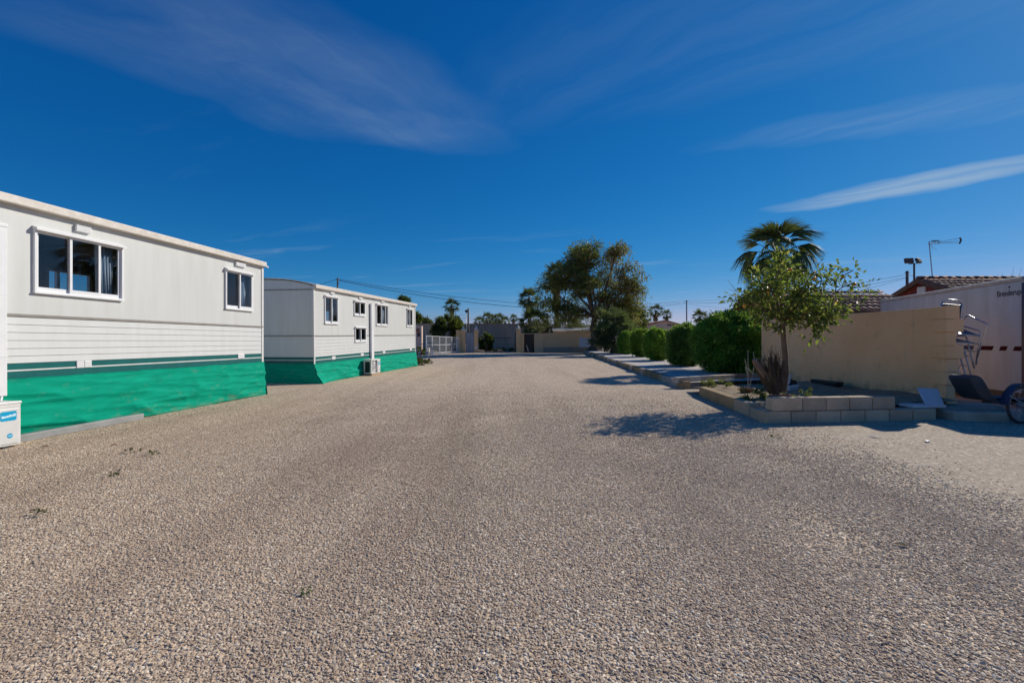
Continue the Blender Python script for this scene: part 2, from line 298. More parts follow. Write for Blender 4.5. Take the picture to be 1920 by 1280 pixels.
# ------------------------------------------------------------------ mesh helpers
class MB:
    def __init__(s): s.v = []; s.f = []
    def face(s, pts):
        b = len(s.v); s.v += [tuple(p) for p in pts]; s.f.append(tuple(range(b, b + len(pts)))); return s
    def box(s, x0, x1, y0, y1, z0, z1):
        return s.hexa([(x0, y0, z0), (x1, y0, z0), (x1, y1, z0), (x0, y1, z0)], [(x0, y0, z1), (x1, y0, z1), (x1, y1, z1), (x0, y1, z1)])
    def hexa(s, lo, hi):
        b = len(s.v); s.v += [tuple(p) for p in lo] + [tuple(p) for p in hi]
        for q in ((3, 2, 1, 0), (4, 5, 6, 7), (0, 1, 5, 4), (1, 2, 6, 5), (2, 3, 7, 6), (3, 0, 4, 7)): s.f.append(tuple(b + i for i in q))
        return s
    def prism(s, poly, z0, z1):                      # poly: list of (x, y) counter-clockwise
        n = len(poly); b = len(s.v); s.v += [(x, y, z0) for x, y in poly] + [(x, y, z1) for x, y in poly]
        s.f.append(tuple(b + i for i in reversed(range(n)))); s.f.append(tuple(b + n + i for i in range(n)))
        for i in range(n): j = (i + 1) % n; s.f.append((b + i, b + j, b + n + j, b + n + i))
        return s
    def tube(s, pts, rad, n=6, caps=True):
        pts = [Vector(p) for p in pts]
        if isinstance(rad, (int, float)): rad = [rad] * len(pts)
        b = len(s.v); ref = None
        for i, p in enumerate(pts):
            t = (pts[min(i + 1, len(pts) - 1)] - pts[max(i - 1, 0)])
            t = t.normalized() if t.length > 1e-9 else Vector((0, 0, 1))
            if ref is None: ref = Vector((1, 0, 0)) if abs(t.x) < .8 else Vector((0, 1, 0))
            u = (ref - t * ref.dot(t)); u = u.normalized() if u.length > 1e-6 else t.orthogonal().normalized(); ref = u; w = t.cross(u)
            for k in range(n):
                a = 2 * math.pi * k / n; q = p + (u * math.cos(a) + w * math.sin(a)) * rad[i]; s.v.append(tuple(q))
        for i in range(len(pts) - 1):
            for k in range(n):
                k2 = (k + 1) % n; s.f.append((b + i * n + k, b + i * n + k2, b + (i + 1) * n + k2, b + (i + 1) * n + k))
        if caps: s.f.append(tuple(b + k for k in reversed(range(n)))); e = b + (len(pts) - 1) * n; s.f.append(tuple(e + k for k in range(n)))
        return s
    def lathe(s, prof, n=16, c=(0, 0)):              # prof: list of (r, z)
        b = len(s.v)
        for r, z in prof:
            for k in range(n): a = 2 * math.pi * k / n; s.v.append((c[0] + r * math.cos(a), c[1] + r * math.sin(a), z))
        for i in range(len(prof) - 1):
            for k in range(n): k2 = (k + 1) % n; s.f.append((b + i * n + k, b + i * n + k2, b + (i + 1) * n + k2, b + (i + 1) * n + k))
        s.f.append(tuple(b + k for k in reversed(range(n)))); e = b + (len(prof) - 1) * n; s.f.append(tuple(e + k for k in range(n)))
        return s
    def xf(s, m, start=0):
        for i in range(start, len(s.v)): s.v[i] = tuple(m @ Vector(s.v[i]))
        return s
    def mesh(s, name, mat, smooth=False):
        me = bpy.data.meshes.new(name); me.from_pydata(s.v, [], s.f); me.update()
        if mat: me.materials.append(MAT[mat] if isinstance(mat, str) else mat)
        if smooth: me.polygons.foreach_set('use_smooth', [True] * len(me.polygons))
        return me
    def build(s, name, mat, parent=None, smooth=False, bev=0.0, loc=None, seg=2):
        return link(name, s.mesh(name, mat, smooth), parent, loc, bev, seg)
def link(name, me, parent=None, loc=None, bev=0.0, seg=2):
    o = bpy.data.objects.new(name, me); COL.objects.link(o)
    if parent: o.parent = parent
    if loc is not None: o.location = loc
    if bev:
        md = o.modifiers.new('bevel', 'BEVEL'); md.width = bev; md.segments = seg; md.limit_method = 'ANGLE'; md.angle_limit = R(40)
    return o
def tag(o, label=None, cat=None, group=None, kind=None):
    if label: o['label'] = label
    if cat: o['category'] = cat
    if group: o['group'] = group
    if kind: o['kind'] = kind
    return o
def thing(name, label, cat, loc=(0, 0, 0), rot=(0, 0, 0), group=None):
    o = bpy.data.objects.new(name, None); COL.objects.link(o); o.location = loc; o.rotation_euler = rot; o.empty_display_size = .2
    return tag(o, label, cat, group)
def jit(a): return rnd.uniform(-a, a)

# ------------------------------------------------------------------ ground
def build_ground():
    ys = [-600, -60, -12, 0, 4, 14, 30, 46, 64, 120, 400, 3500]; xs = [-3000, -300, -60, -20, -8, 0, 8, 20, 60, 300, 3000]
    v = [(x, y, gz(y)) for y in ys for x in xs]; nx = len(xs)
    f = [(j * nx + i, j * nx + i + 1, (j + 1) * nx + i + 1, (j + 1) * nx + i) for j in range(len(ys) - 1) for i in range(nx - 1)]
    me = bpy.data.meshes.new('ground'); me.from_pydata(v, [], f); me.materials.append(MAT['ground'])
    tag(link('ground', me), 'wide beige gravel yard with beaten sandy strip at right', None, None, 'structure')
build_ground()

def build_gravel():
    # real loose stones over the nearest part of the yard (geometry-node instances, one object)
    y0, y1 = 1.25, 17.0
    me = bpy.data.meshes.new('gravel_stones'); vs = []; n = 90; nx = 70
    for j in range(n + 1):
        y = y0 + (y1 - y0) * j / n; wx = -6.02 - .109 * (11.2 - y) + .16; l = max(-1.20 * y - .45, wx); r = min(1.20 * y + .45, 5.4 if y < 7.2 else 3.95)
        vs += [(l + (r - l) * i / nx, y, gz(y) + .001) for i in range(nx + 1)]
    fs = [(j * (nx + 1) + i, j * (nx + 1) + i + 1, (j + 1) * (nx + 1) + i + 1, (j + 1) * (nx + 1) + i) for j in range(n) for i in range(nx)]
    me.from_pydata(vs, [], fs); me.materials.append(MAT['pebble'])
    o = link('gravel_stones', me); tag(o, 'loose small beige and grey gravel stones covering the near yard', None, None, 'stuff')
    t = bpy.data.node_groups.new('gravel_scatter', 'GeometryNodeTree')
    t.interface.new_socket('Geometry', in_out='INPUT', socket_type='NodeSocketGeometry'); t.interface.new_socket('Geometry', in_out='OUTPUT', socket_type='NodeSocketGeometry')
    gi = t.nodes.new('NodeGroupInput'); go = t.nodes.new('NodeGroupOutput'); L = t.links
    pos = t.nodes.new('GeometryNodeInputPosition'); sp = t.nodes.new('ShaderNodeSeparateXYZ'); L.new(pos.outputs[0], sp.inputs[0])
    mr = t.nodes.new('ShaderNodeMapRange'); L.new(sp.outputs[1], mr.inputs[0]); mr.inputs[1].default_value = 3.4; mr.inputs[2].default_value = 16.5; mr.inputs[3].default_value = 1; mr.inputs[4].default_value = 0
    pq = t.nodes.new('ShaderNodeMath'); pq.operation = 'POWER'; L.new(mr.outputs[0], pq.inputs[0]); pq.inputs[1].default_value = 3.0
    pk = t.nodes.new('ShaderNodeMath'); pk.operation = 'MULTIPLY'; L.new(pq.outputs[0], pk.inputs[0]); pk.inputs[1].default_value = 14500
    gn = t.nodes.new('ShaderNodeTexNoise'); gn.inputs['Scale'].default_value = 1.3; gn.inputs['Detail'].default_value = 5; gn.inputs['Roughness'].default_value = .65; L.new(pos.outputs[0], gn.inputs['Vector'])
    ga = t.nodes.new('ShaderNodeMath'); ga.operation = 'MULTIPLY_ADD'; L.new(gn.outputs[0], ga.inputs[0]); ga.inputs[1].default_value = 1.5; L.new(sp.outputs[0], ga.inputs[2])
    mr2 = t.nodes.new('ShaderNodeMapRange'); L.new(ga.outputs[0], mr2.inputs[0]); mr2.inputs[1].default_value = 3.6; mr2.inputs[2].default_value = 5.3; mr2.inputs[3].default_value = 1; mr2.inputs[4].default_value = .006
    mu = t.nodes.new('ShaderNodeMath'); mu.operation = 'MULTIPLY'; L.new(pk.outputs[0], mu.inputs[0]); L.new(mr2.outputs[0], mu.inputs[1])
    dp = t.nodes.new('GeometryNodeDistributePointsOnFaces'); L.new(gi.outputs[0], dp.inputs['Mesh']); 
    gn2 = t.nodes.new('ShaderNodeTexNoise'); gn2.inputs['Scale'].default_value = 1.1; gn2.inputs['Detail'].default_value = 5; L.new(pos.outputs[0], gn2.inputs['Vector'])
    mr3 = t.nodes.new('ShaderNodeMapRange'); L.new(gn2.outputs[0], mr3.inputs[0]); mr3.inputs[1].default_value = .34; mr3.inputs[2].default_value = .56; mr3.inputs[3].default_value = .35; mr3.inputs[4].default_value = 1.0
    mu2 = t.nodes.new('ShaderNodeMath'); mu2.operation = 'MULTIPLY'; L.new(mu.outputs[0], mu2.inputs[0]); L.new(mr3.outputs[0], mu2.inputs[1]); L.new(mu2.outputs[0], dp.inputs['Density']); dp.inputs['Seed'].default_value = 3
    geos = []
    for i in range(4):
        ico = t.nodes.new('GeometryNodeMeshIcoSphere'); ico.inputs['Radius'].default_value = 1.0; ico.inputs['Subdivisions'].default_value = 2
        p2 = t.nodes.new('GeometryNodeInputPosition'); nz = t.nodes.new('ShaderNodeTexNoise'); nz.noise_dimensions = '4D'; nz.inputs['W'].default_value = i * 7.3; nz.inputs['Scale'].default_value = .75; nz.inputs['Detail'].default_value = 2
        L.new(p2.outputs[0], nz.inputs['Vector'])
        vm = t.nodes.new('ShaderNodeVectorMath'); vm.operation = 'SUBTRACT'; L.new(nz.outputs['Color'], vm.inputs[0]); vm.inputs[1].default_value = (.5, .5, .5)
        vs_ = t.nodes.new('ShaderNodeVectorMath'); vs_.operation = 'SCALE'; L.new(vm.outputs[0], vs_.inputs[0]); vs_.inputs['Scale'].default_value = 1.7
        st = t.nodes.new('GeometryNodeSetPosition'); L.new(ico.outputs['Mesh'], st.inputs['Geometry']); L.new(vs_.outputs[0], st.inputs['Offset'])
        sm = t.nodes.new('GeometryNodeSetMaterial'); sm.inputs['Material'].default_value = MAT['pebble']; L.new(st.outputs[0], sm.inputs[0]); geos.append(sm)
    gg = t.nodes.new('GeometryNodeGeometryToInstance')
    for s_ in geos: L.new(s_.outputs[0], gg.inputs[0])
    ip = t.nodes.new('GeometryNodeInstanceOnPoints'); L.new(dp.outputs['Points'], ip.inputs['Points']); L.new(gg.outputs[0], ip.inputs['Instance']); ip.inputs['Pick Instance'].default_value = True
    rv = t.nodes.new('FunctionNodeRandomValue'); rv.data_type = 'FLOAT_VECTOR'; rv.inputs[0].default_value = (-.45, -.45, 0); rv.inputs[1].default_value = (.45, .45, 6.28); L.new(rv.outputs[0], ip.inputs['Rotation'])
    rs = t.nodes.new('FunctionNodeRandomValue'); rs.data_type = 'FLOAT'; rs.inputs[2].default_value = 0.0; rs.inputs[3].default_value = 1.0; rs.inputs['Seed'].default_value = 9
    pw = t.nodes.new('ShaderNodeMath'); pw.operation = 'POWER'; L.new(rs.outputs[1], pw.inputs[0]); pw.inputs[1].default_value = 2.2
    ma = t.nodes.new('ShaderNodeMath'); ma.operation = 'MULTIPLY_ADD'; L.new(pw.outputs[0], ma.inputs[0]); ma.inputs[1].default_value = .0055; ma.inputs[2].default_value = .0028
    rv2 = t.nodes.new('FunctionNodeRandomValue'); rv2.data_type = 'FLOAT_VECTOR'; rv2.inputs[0].default_value = (.95, .75, .32); rv2.inputs[1].default_value = (1.6, 1.2, .70); rv2.inputs['Seed'].default_value = 21
    ml = t.nodes.new('ShaderNodeVectorMath'); ml.operation = 'SCALE'; L.new(rv2.outputs[0], ml.inputs[0]); L.new(ma.outputs[0], ml.inputs['Scale']); L.new(ml.outputs[0], ip.inputs['Scale'])
    L.new(ip.outputs[0], go.inputs[0])
    md = o.modifiers.new('scatter', 'NODES'); md.node_group = t
build_gravel()

# ------------------------------------------------------------------ caravans
def rect_minus(s0, s1, z0, z1, holes):
    xs = sorted({s0, s1} | {min(max(h[i], s0), s1) for h in holes for i in (0, 1)}); zs = sorted({z0, z1} | {min(max(h[i], z0), z1) for h in holes for i in (2, 3)})
    out = []
    for i in range(len(xs) - 1):
        run = None
        for j in range(len(zs) - 1):
            cx, cz = (xs[i] + xs[i + 1]) / 2, (zs[j] + zs[j + 1]) / 2
            if xs[i + 1] - xs[i] < 1e-6 or zs[j + 1] - zs[j] < 1e-6: continue
            hole = any(h[0] < cx < h[1] and h[2] < cz < h[3] for h in holes)
            if hole: run = None
            elif run is None: run = [xs[i], xs[i + 1], zs[j], zs[j + 1]]; out.append(run)
            else: run[3] = zs[j + 1]
    return out

ZT = dict(trim=1.665, teal=1.025, line=.934, skirt=.827, ftop=3.21, fbot=3.115, low=.62)
BOARDS = [1.655, 1.54, 1.436, 1.33, 1.222, 1.122, 1.027]
WID = 3.1
class Trailer:
    def __init__(s, P0, z0, theta, tilt, s0, s1, label):
        s.P0 = P0; s.z0 = z0; s.th = theta; s.tilt = tilt; s.s0 = s0; s.s1 = s1
        s.dx, s.dy = math.sin(theta), math.cos(theta)
        s.root = thing('mobile_home', label, 'mobile home', (P0[0], P0[1], z0), (0, -tilt, R(90) - theta), 'mobile homes on the left of the yard')
    def sz(s, px, py, off=0.0):                 # photo pixel -> (along wall, height) on a plane `off` behind the front wall
        u = (px - 960) / F; ox, oy = s.P0[0] - s.dy * off, s.P0[1] + s.dx * off
        t = (u * oy - ox) / (s.dx - u * s.dy); Y = oy + t * s.dy
        return t, H + (640 - py) / F * Y - s.z0 - s.tilt * t
    def ground(s, t, off=0.0):
        y = s.P0[1] + t * s.dy + s.dx * off; return gz(y) - s.z0 - s.tilt * t
    def build(s, wins, backholes, upv, lowv, gable_s):
        r = s.root; s0, s1 = s.s0, s.s1
        holes = []
        for w in wins:
            l, zt = s.sz(w[0], w[2]); rr, _ = s.sz(w[1], w[2]); _, zb = s.sz(w[0], w[3]); holes.append((l, rr, zb, zt))
        cut = [(a + .03, b - .03, c + .03, d - .03) for a, b, c, d in holes]
        # front wall (upper sheet), core behind the siding
        m = MB()
        for a, b, c, d in rect_minus(s0, s1, ZT['trim'], ZT['ftop'] - .02, cut): m.box(a, b, 0, .05, c, d)
        for a, b, c, d in rect_minus(s0, s1, ZT['low'], ZT['trim'], cut): m.box(a, b, .012, .05, c, d)
        # vertical sheet joints of the upper wall are left as fine recesses
        m.build('wall', 'clad', r)
        for i in range(len(BOARDS) - 1):
            for a, b, c, d in rect_minus(s0, s1, BOARDS[i + 1] + .006, BOARDS[i], [(h[0], h[1], BOARDS[i + 1], h[3]) for h in holes if h[2] < BOARDS[i] - .04]):
                MB().hexa([(a, -.008, c), (b, -.008, c), (b, .012, c), (a, .012, c)], [(a, -.001, d), (b, -.001, d), (b, .012, d), (a, .012, d)]).build('siding_board', 'siding', r)
            e, o_ = gable_s[0], gable_s[1]; c_, d_ = BOARDS[i + 1] + .006, BOARDS[i]; xs_ = sorted((e, e + o_)); xt = sorted((e, e + o_ * .15))
            MB().hexa([(xs_[0], 0, c_), (xs_[1], 0, c_), (xs_[1], WID, c_), (xs_[0], WID, c_)], [(xt[0], 0, d_), (xt[1], 0, d_), (xt[1], WID, d_), (xt[0], WID, d_)]).build('siding_board', 'siding', r)
        g0, g1 = gable_s[0], gable_s[0] + gable_s[2]
        for a, b, c, d in rect_minus(s0, s1, ZT['trim'] - .012, ZT['trim'] + .022, [(h[0], h[1], h[2], h[3]) for h in holes]): MB().box(a, b, -.018, 0, c, d).build('trim_strip', 'trim', r)
        MB().box(min(g0, g1), max(g0, g1), .003, WID - .003, ZT['trim'] - .012, ZT['trim'] + .022).build('trim_strip', 'trim', r)
        MB().box(s0, s1, -.006, .012, ZT['line'] + .012, ZT['teal']).build('teal_stripe', 'teal', r); MB().box(min(g0, g1), max(g0, g1), .003, WID - .003, ZT['line'] + .012, ZT['teal']).build('teal_stripe', 'teal', r)
        MB().box(s0, s1, -.006, .012, ZT['low'], ZT['line'] - .008).build('teal_stripe', 'teal', r); MB().box(min(g0, g1), max(g0, g1), .003, WID - .003, ZT['low'], ZT['line'] - .008).build('teal_stripe', 'teal', r)
        MB().box(s0, s1, -.010, .012, ZT['line'] - .008, ZT['line'] + .012).build('white_strip', 'offwhite', r); MB().box(min(g0, g1), max(g0, g1), .003, WID - .003, ZT['line'] - .008, ZT['line'] + .012).build('white_strip', 'offwhite', r)
        # gables (both ends) with a shallow barrel top, back wall, floor and ceiling
        def arc(y): q = (y - WID / 2) / (WID / 2); return ZT['ftop'] - .015 + .20 * (1 - q * q)
        ys = [WID * i / 18 for i in range(19)]
        for (a, b) in ((s0, s0 + .05), (s1 - .05, s1)):
            m = MB(); poly = [(.05, ZT['low'])] + [(WID - .05, ZT['low'])] + [(min(max(y, .05), WID - .05), arc(y) - .01) for y in reversed(ys)]
            n = len(poly); bb = len(m.v); m.v += [(a, y, z) for y, z in poly] + [(b, y, z) for y, z in poly]
            m.f.append(tuple(range(n - 1, -1, -1))); m.f.append(tuple(range(n, 2 * n)))
            for i in range(n): j = (i + 1) % n; m.f.append((i, j, n + j, n + i))
            m.build('end_wall', 'clad', r)
        m = MB(); m.box(min(g0, g1), max(g0, g1), .003, WID - .003, 3.055, 3.085); m.build('gable_trim', 'trim', r)
        m = MB()
        for a, b, c, d in rect_minus(s0 + .05, s1 - .05, ZT['low'], ZT['ftop'] - .02, backholes): m.box(a, b, WID - .05, WID, c, d)
        m.build('wall', 'interior', r)
        for h in backholes:
            m = MB(); fr = .05
            for a, b, c, d in rect_minus(h[0], h[1], h[2], h[3], [(h[0] + fr, h[0] + (h[1] - h[0]) * .25 - fr / 2, h[2] + fr, h[3] - fr), (h[0] + (h[1] - h[0]) * .25 + fr / 2, h[1] - fr, h[2] + fr, h[3] - fr)]): m.box(a, b, WID - .06, WID + .01, c, d)
            w = m.build('window', 'white', r); MB().box(h[0] + .02, h[1] - .02, WID - .028, WID - .022, h[2] + .02, h[3] - .02).build('pane', 'glass', w)
        MB().box(s0 + .05, s1 - .05, .05, WID - .05, ZT['low'] + .05, ZT['low'] + .12).build('floor', 'interior', r)
        MB().box(s0 + .05, s1 - .05, .05, WID - .05, 3.06, 3.10).build('ceiling', 'ceiling', r)
        for q in (.27, .5, .73): x = s0 + (s1 - s0) * q; MB().box(x, x + .05, .06, WID - .06, 3.02, 3.058).build('ceiling_batten', 'interior', r)
        # roof with eave fascia / gutter
        m = MB(); a, b = s0 - .03, s1 + .03
        yo = [-.06 + (WID + .12) * i / 20 for i in range(21)]
        top = [(a, y, arc(y) + .045) for y in yo] + [(b, y, arc(y) + .045) for y in yo]; bot = [(a, y, arc(y) + .012) for y in yo] + [(b, y, arc(y) + .012) for y in yo]
        m.v = top + bot; k = len(yo)
        for i in range(k - 1):
            m.f.append((i, i + 1, k + i + 1, k + i)[::-1]); m.f.append((2 * k + i, 2 * k + i + 1, 3 * k + i + 1, 3 * k + i)); m.f.append((i, i + 1, 2 * k + i + 1, 2 * k + i)); m.f.append((k + i, 3 * k + i, 3 * k + i + 1, k + i + 1))
        m.f.append((0, 2 * k, 3 * k, k)); m.f.append((k - 1, 2 * k - 1, 4 * k - 1, 3 * k - 1))
        roof = m.build('roof', 'fascia', r)
        m = MB(); m.box(s0 - .02, s1 + .02, -.10, -.004, ZT['fbot'], ZT['ftop'] + .02); m.box(s0 - .02, s1 + .02, WID + .004, WID + .10, ZT['fbot'], ZT['ftop'] + .02); m.build('gutter', 'fascia', roof, bev=.012)
        x = s1 + .02; MB().tube([(x - .02, -.06, ZT['fbot'] + .03), (x + .10, -.06, ZT['fbot'] + .01)], .022, 8).build('gutter_spout', 'white', roof, True)
        for x in (s0, s1):
            m = MB(); sg = -1 if x == s0 else 1; m.box(min(x - .0 * sg, x + .016 * sg), max(x, x + .016 * sg), -.016, .05, ZT['low'], ZT['fbot']); m.box(min(x, x - .05 * sg), max(x, x - .05 * sg), -.016, -.001, ZT['low'], ZT['fbot']); m.build('corner_trim', 'offwhite', r)
        # windows
        for w, h in zip(wins, holes): s.window(h, w[4])
        for (p0, p1, q0, q1) in upv:
            a, zt = s.sz(p0, q0); b, _ = s.sz(p1, q0); _, zb = s.sz(p0, q1); s.vent(a, b, zb, zt, .045)
        for (p0, p1, q0, q1) in lowv:
            a, zt = s.sz(p0, q0); b, _ = s.sz(p1, q0); _, zb = s.sz(p0, q1); s.vent(a, b, zb, zt, .02)
    def vent(s, a, b, z0, z1, d):
        m = MB(); m.box(a, b, -d, -.0065, z0, z1)
        o = m.build('vent', 'white', s.root, bev=.004); n = 4; m = MB()
        for i in range(n): z = z0 + (z1 - z0) * (i + .6) / n; m.box(a + .012, b - .012, -d - .004, -d + .001, z - .004, z + .001)
        m.build('louvre', 'offwhite', o)
    def window(s, h, panes):
        a, b, c, d = h; r = s.root; fr = .035
        m = MB()
        for q in rect_minus(a, b, c, d, [(a + fr, b - fr, c + fr, d - fr)]): m.box(q[0], q[1], -.035, .04, q[2], q[3])
        w = m.build('window', 'white', r, bev=.004)
        m = MB().hexa([(a - .006, -.08, d - .035), (b + .006, -.08, d - .035), (b + .006, -.0, d - .01), (a - .006, -.0, d - .01)], [(a - .006, -.08, d + .0), (b + .006, -.08, d + .0), (b + .006, -.0, d + .025), (a - .006, -.0, d + .025)]); m.build('drip_hood', 'white', w)
        MB().box(a - .006, b + .006, -.045, -.036, c - .004, c + .026).build('sill', 'white', w, bev=.003)
        ia, ib, ic, iD = a + fr, b - fr, c + fr, d - fr
        cuts = [ia + (ib - ia) * p for p in panes]
        for i in range(len(cuts) - 1):
            x0, x1 = cuts[i], cuts[i + 1]; y = -.022 if i % 2 else .010
            x0 -= .02 if i else 0; x1 += .02 if i < len(cuts) - 2 else 0
            st = .035; m = MB()
            for q in rect_minus(x0, x1, ic, iD, [(x0 + st, x1 - st, ic + .055, iD - .03)]): m.box(q[0], q[1], y - .012, y + .012, q[2], q[3])
            m.build('sash', 'white', w); MB().box(x0 + st - .005, x1 - st + .005, y - .003, y + .003, ic + .05, iD - .025).build('pane', 'glass', w)
        # curtain gathered to the far side
        m = MB(); cw = (ib - ia) * .26; nseg = 28; v = []
        for k, z in ((0, ic - .05), (1, iD)):
            for i in range(nseg + 1): x = ib + .02 - cw * (i / nseg) * (1.0 if k else .8); v.append((x, .16 + .025 * math.sin(i * 1.25) + .01 * math.sin(i * .37), z))
        m.v = v; m.f = [(i, i + 1, nseg + 2 + i, nseg + 1 + i) for i in range(nseg)]; o = m.build('curtain', 'curtain', w, True)
        so = o.modifiers.new('thick', 'SOLIDIFY'); so.thickness = .006
    def net(s, t0, t1, seed, flare, gable=None):
        # shade netting hung from the sill to the ground, sagging and wrinkled
        nx = int(abs(t1 - t0) * 30); nz = 34; m = MB()
        for i in range(nx + 1):
            t = t0 + (t1 - t0) * i / nx; top = ZT['skirt'] + .008 * mnoise.noise((t * 3, seed, 0)) + .006 * mnoise.noise((t * 14, seed, 4)); g = s.ground(t) - .004 + .035 * max(0, mnoise.noise((t * .9, seed, 8))) + (.06 * min(1, max(0, (-3.2 - t) / .3))) + .012 * max(0, mnoise.noise((t * 4.0, seed, 3)))
            for j in range(nz + 1):
                f = j / nz; z = top + (g - top) * f
                p = Vector((t, z, seed)); rg = lambda q: max(0.0, 1 - 2.6 * abs(mnoise.noise(q))); w = .020 * mnoise.noise((t * .5 + z * 1.2, z * 1.2 - t * .2, seed)) + .040 * rg((t * .7 + z * 1.3, z * 1.9 - t * .5, seed + 5)) ** 2 * (.35 + .65 * f) + .022 * rg((t * .45 + z * .8, z * 6 + t * .35, seed + 9)) ** 2 + .016 * rg((t * 1.6 - z * 2.0, z * 2.5 + t * .8, seed + 3)) ** 3 * f + .004 * mnoise.noise((t * 1.6, z * 26, seed + 2))
                y = -.022 - .02 * f - abs(w) * 1.25 * min(1, f * 4, (1 - f) * 6 + .3) - flare(t, f); t_ = t - (.06 * f if (i < 2 and t0 > -1) else 0)
                m.v.append((t_, min(y, -.02), z))
        for i in range(nx):
            for j in range(nz): b = i * (nz + 1) + j; m.f.append((b, b + nz + 1, b + nz + 2, b + 1))
        o = m.build('skirt_netting', 'net', s.root, True); md = o.modifiers.new('thick', 'SOLIDIFY'); md.thickness = .004
        m = MB(); pts = []
        for i in range(nx + 1): x, y, z = m.v[0] if False else o.data.vertices[i * (nz + 1)].co; pts.append((x, y - .004, z - .004))
        MB().tube(pts, .007, 5).build('net_hem', 'net', o, True)
        if gable is not None:
            sg, y1 = gable; m = MB(); nx = 60
            for i in range(nx + 1):
                y = -.03 + (y1 + .03) * i / nx; g = s.ground(sg) - .004
                for j in range(nz + 1):
                    f = j / nz; z = ZT['skirt'] + .01 * mnoise.noise((y * 3, 1, seed)) + (g - ZT['skirt']) * f; w = .03 * mnoise.noise((y * 1.1 + z, z * 1.5, seed + 3)) + .012 * mnoise.noise((y * 1.4, z * 14, seed + 7))
                    d = .03 + .06 * f + abs(w); yy = y - (flare(sg, f) + .02 * f) * max(0, 1 - i / 14)
                    m.v.append((sg - d if sg <= (s.s0 + s.s1) / 2 else sg + d, yy, z))
            for i in range(nx):
                for j in range(nz): b = i * (nz + 1) + j; m.f.append((b, b + 1, b + nz + 2, b + nz + 1))
            o = m.build('skirt_netting', 'net', s.root, True); md = o.modifiers.new('thick', 'SOLIDIFY'); md.thickness = .004

T1 = Trailer((-6.02, 11.2), 0.0, math.atan(95 / F), 0.0, -11.2, 0.0, 'nearest cream mobile home with wide three-pane window and green skirt at left edge')
b0, zt_ = T1.sz(82, 500, WID); b1, _ = T1.sz(168, 500, WID)
T1.build([(61, 229, 426, 549, (0, .36, .70, 1)), (421, 473, 503, 579, (0, .5, 1))],
         [(b0, b1, 1.75, zt_ - .02), (-6.6, -4.6, 1.9, 2.85)],
         [(139, 167, 421, 433), (440, 458, 490, 498)], [(142, 156, 677, 690), (157, 170, 676, 689), (445, 457, 663.5, 672.5)], (0.0, .016, .018))
T1.net(-11.0, .02, 1.3, lambda t, f: .015 * f * f, (0.0, WID))
T2 = Trailer((-5.98, 14.03), -0.185, math.atan(.1255), .0158, 0.0, 9.24, 'farther cream mobile home with five windows and green skirt')
T2.build([(609, 634.5, 554, 607, (0, .5, 1)), (664.2, 685.2, 563.5, 591.5, (0, .5, 1)), (705.5, 727.8, 569.5, 610.5, (0, .42, .75, 1)), (762.5, 773.5, 578.5, 612.5, (0, .5, 1)), (665.4, 686.6, 612.8, 641.5, (0, .5, 1))],
         [(1.2, 2.4, 1.9, 2.8), (5.0, 6.6, 1.9, 2.8)],
         [(620, 626.5, 545.5, 551), (673, 679, 555.5, 560.5), (715, 720.5, 562, 567), (766, 770, 572, 576)],
         [(622, 628.5, 668, 674), (676, 681.5, 662.5, 667.5), (717.5, 722, 658, 663), (768, 771.5, 652.8, 657.5)], (0.0, -.016, -.018))
T2.net(-.03, 9.27, 4.7, lambda t, f: .26 * f * f * math.exp(-max(0, t) / .55) + .03 * f, (0.0, WID))

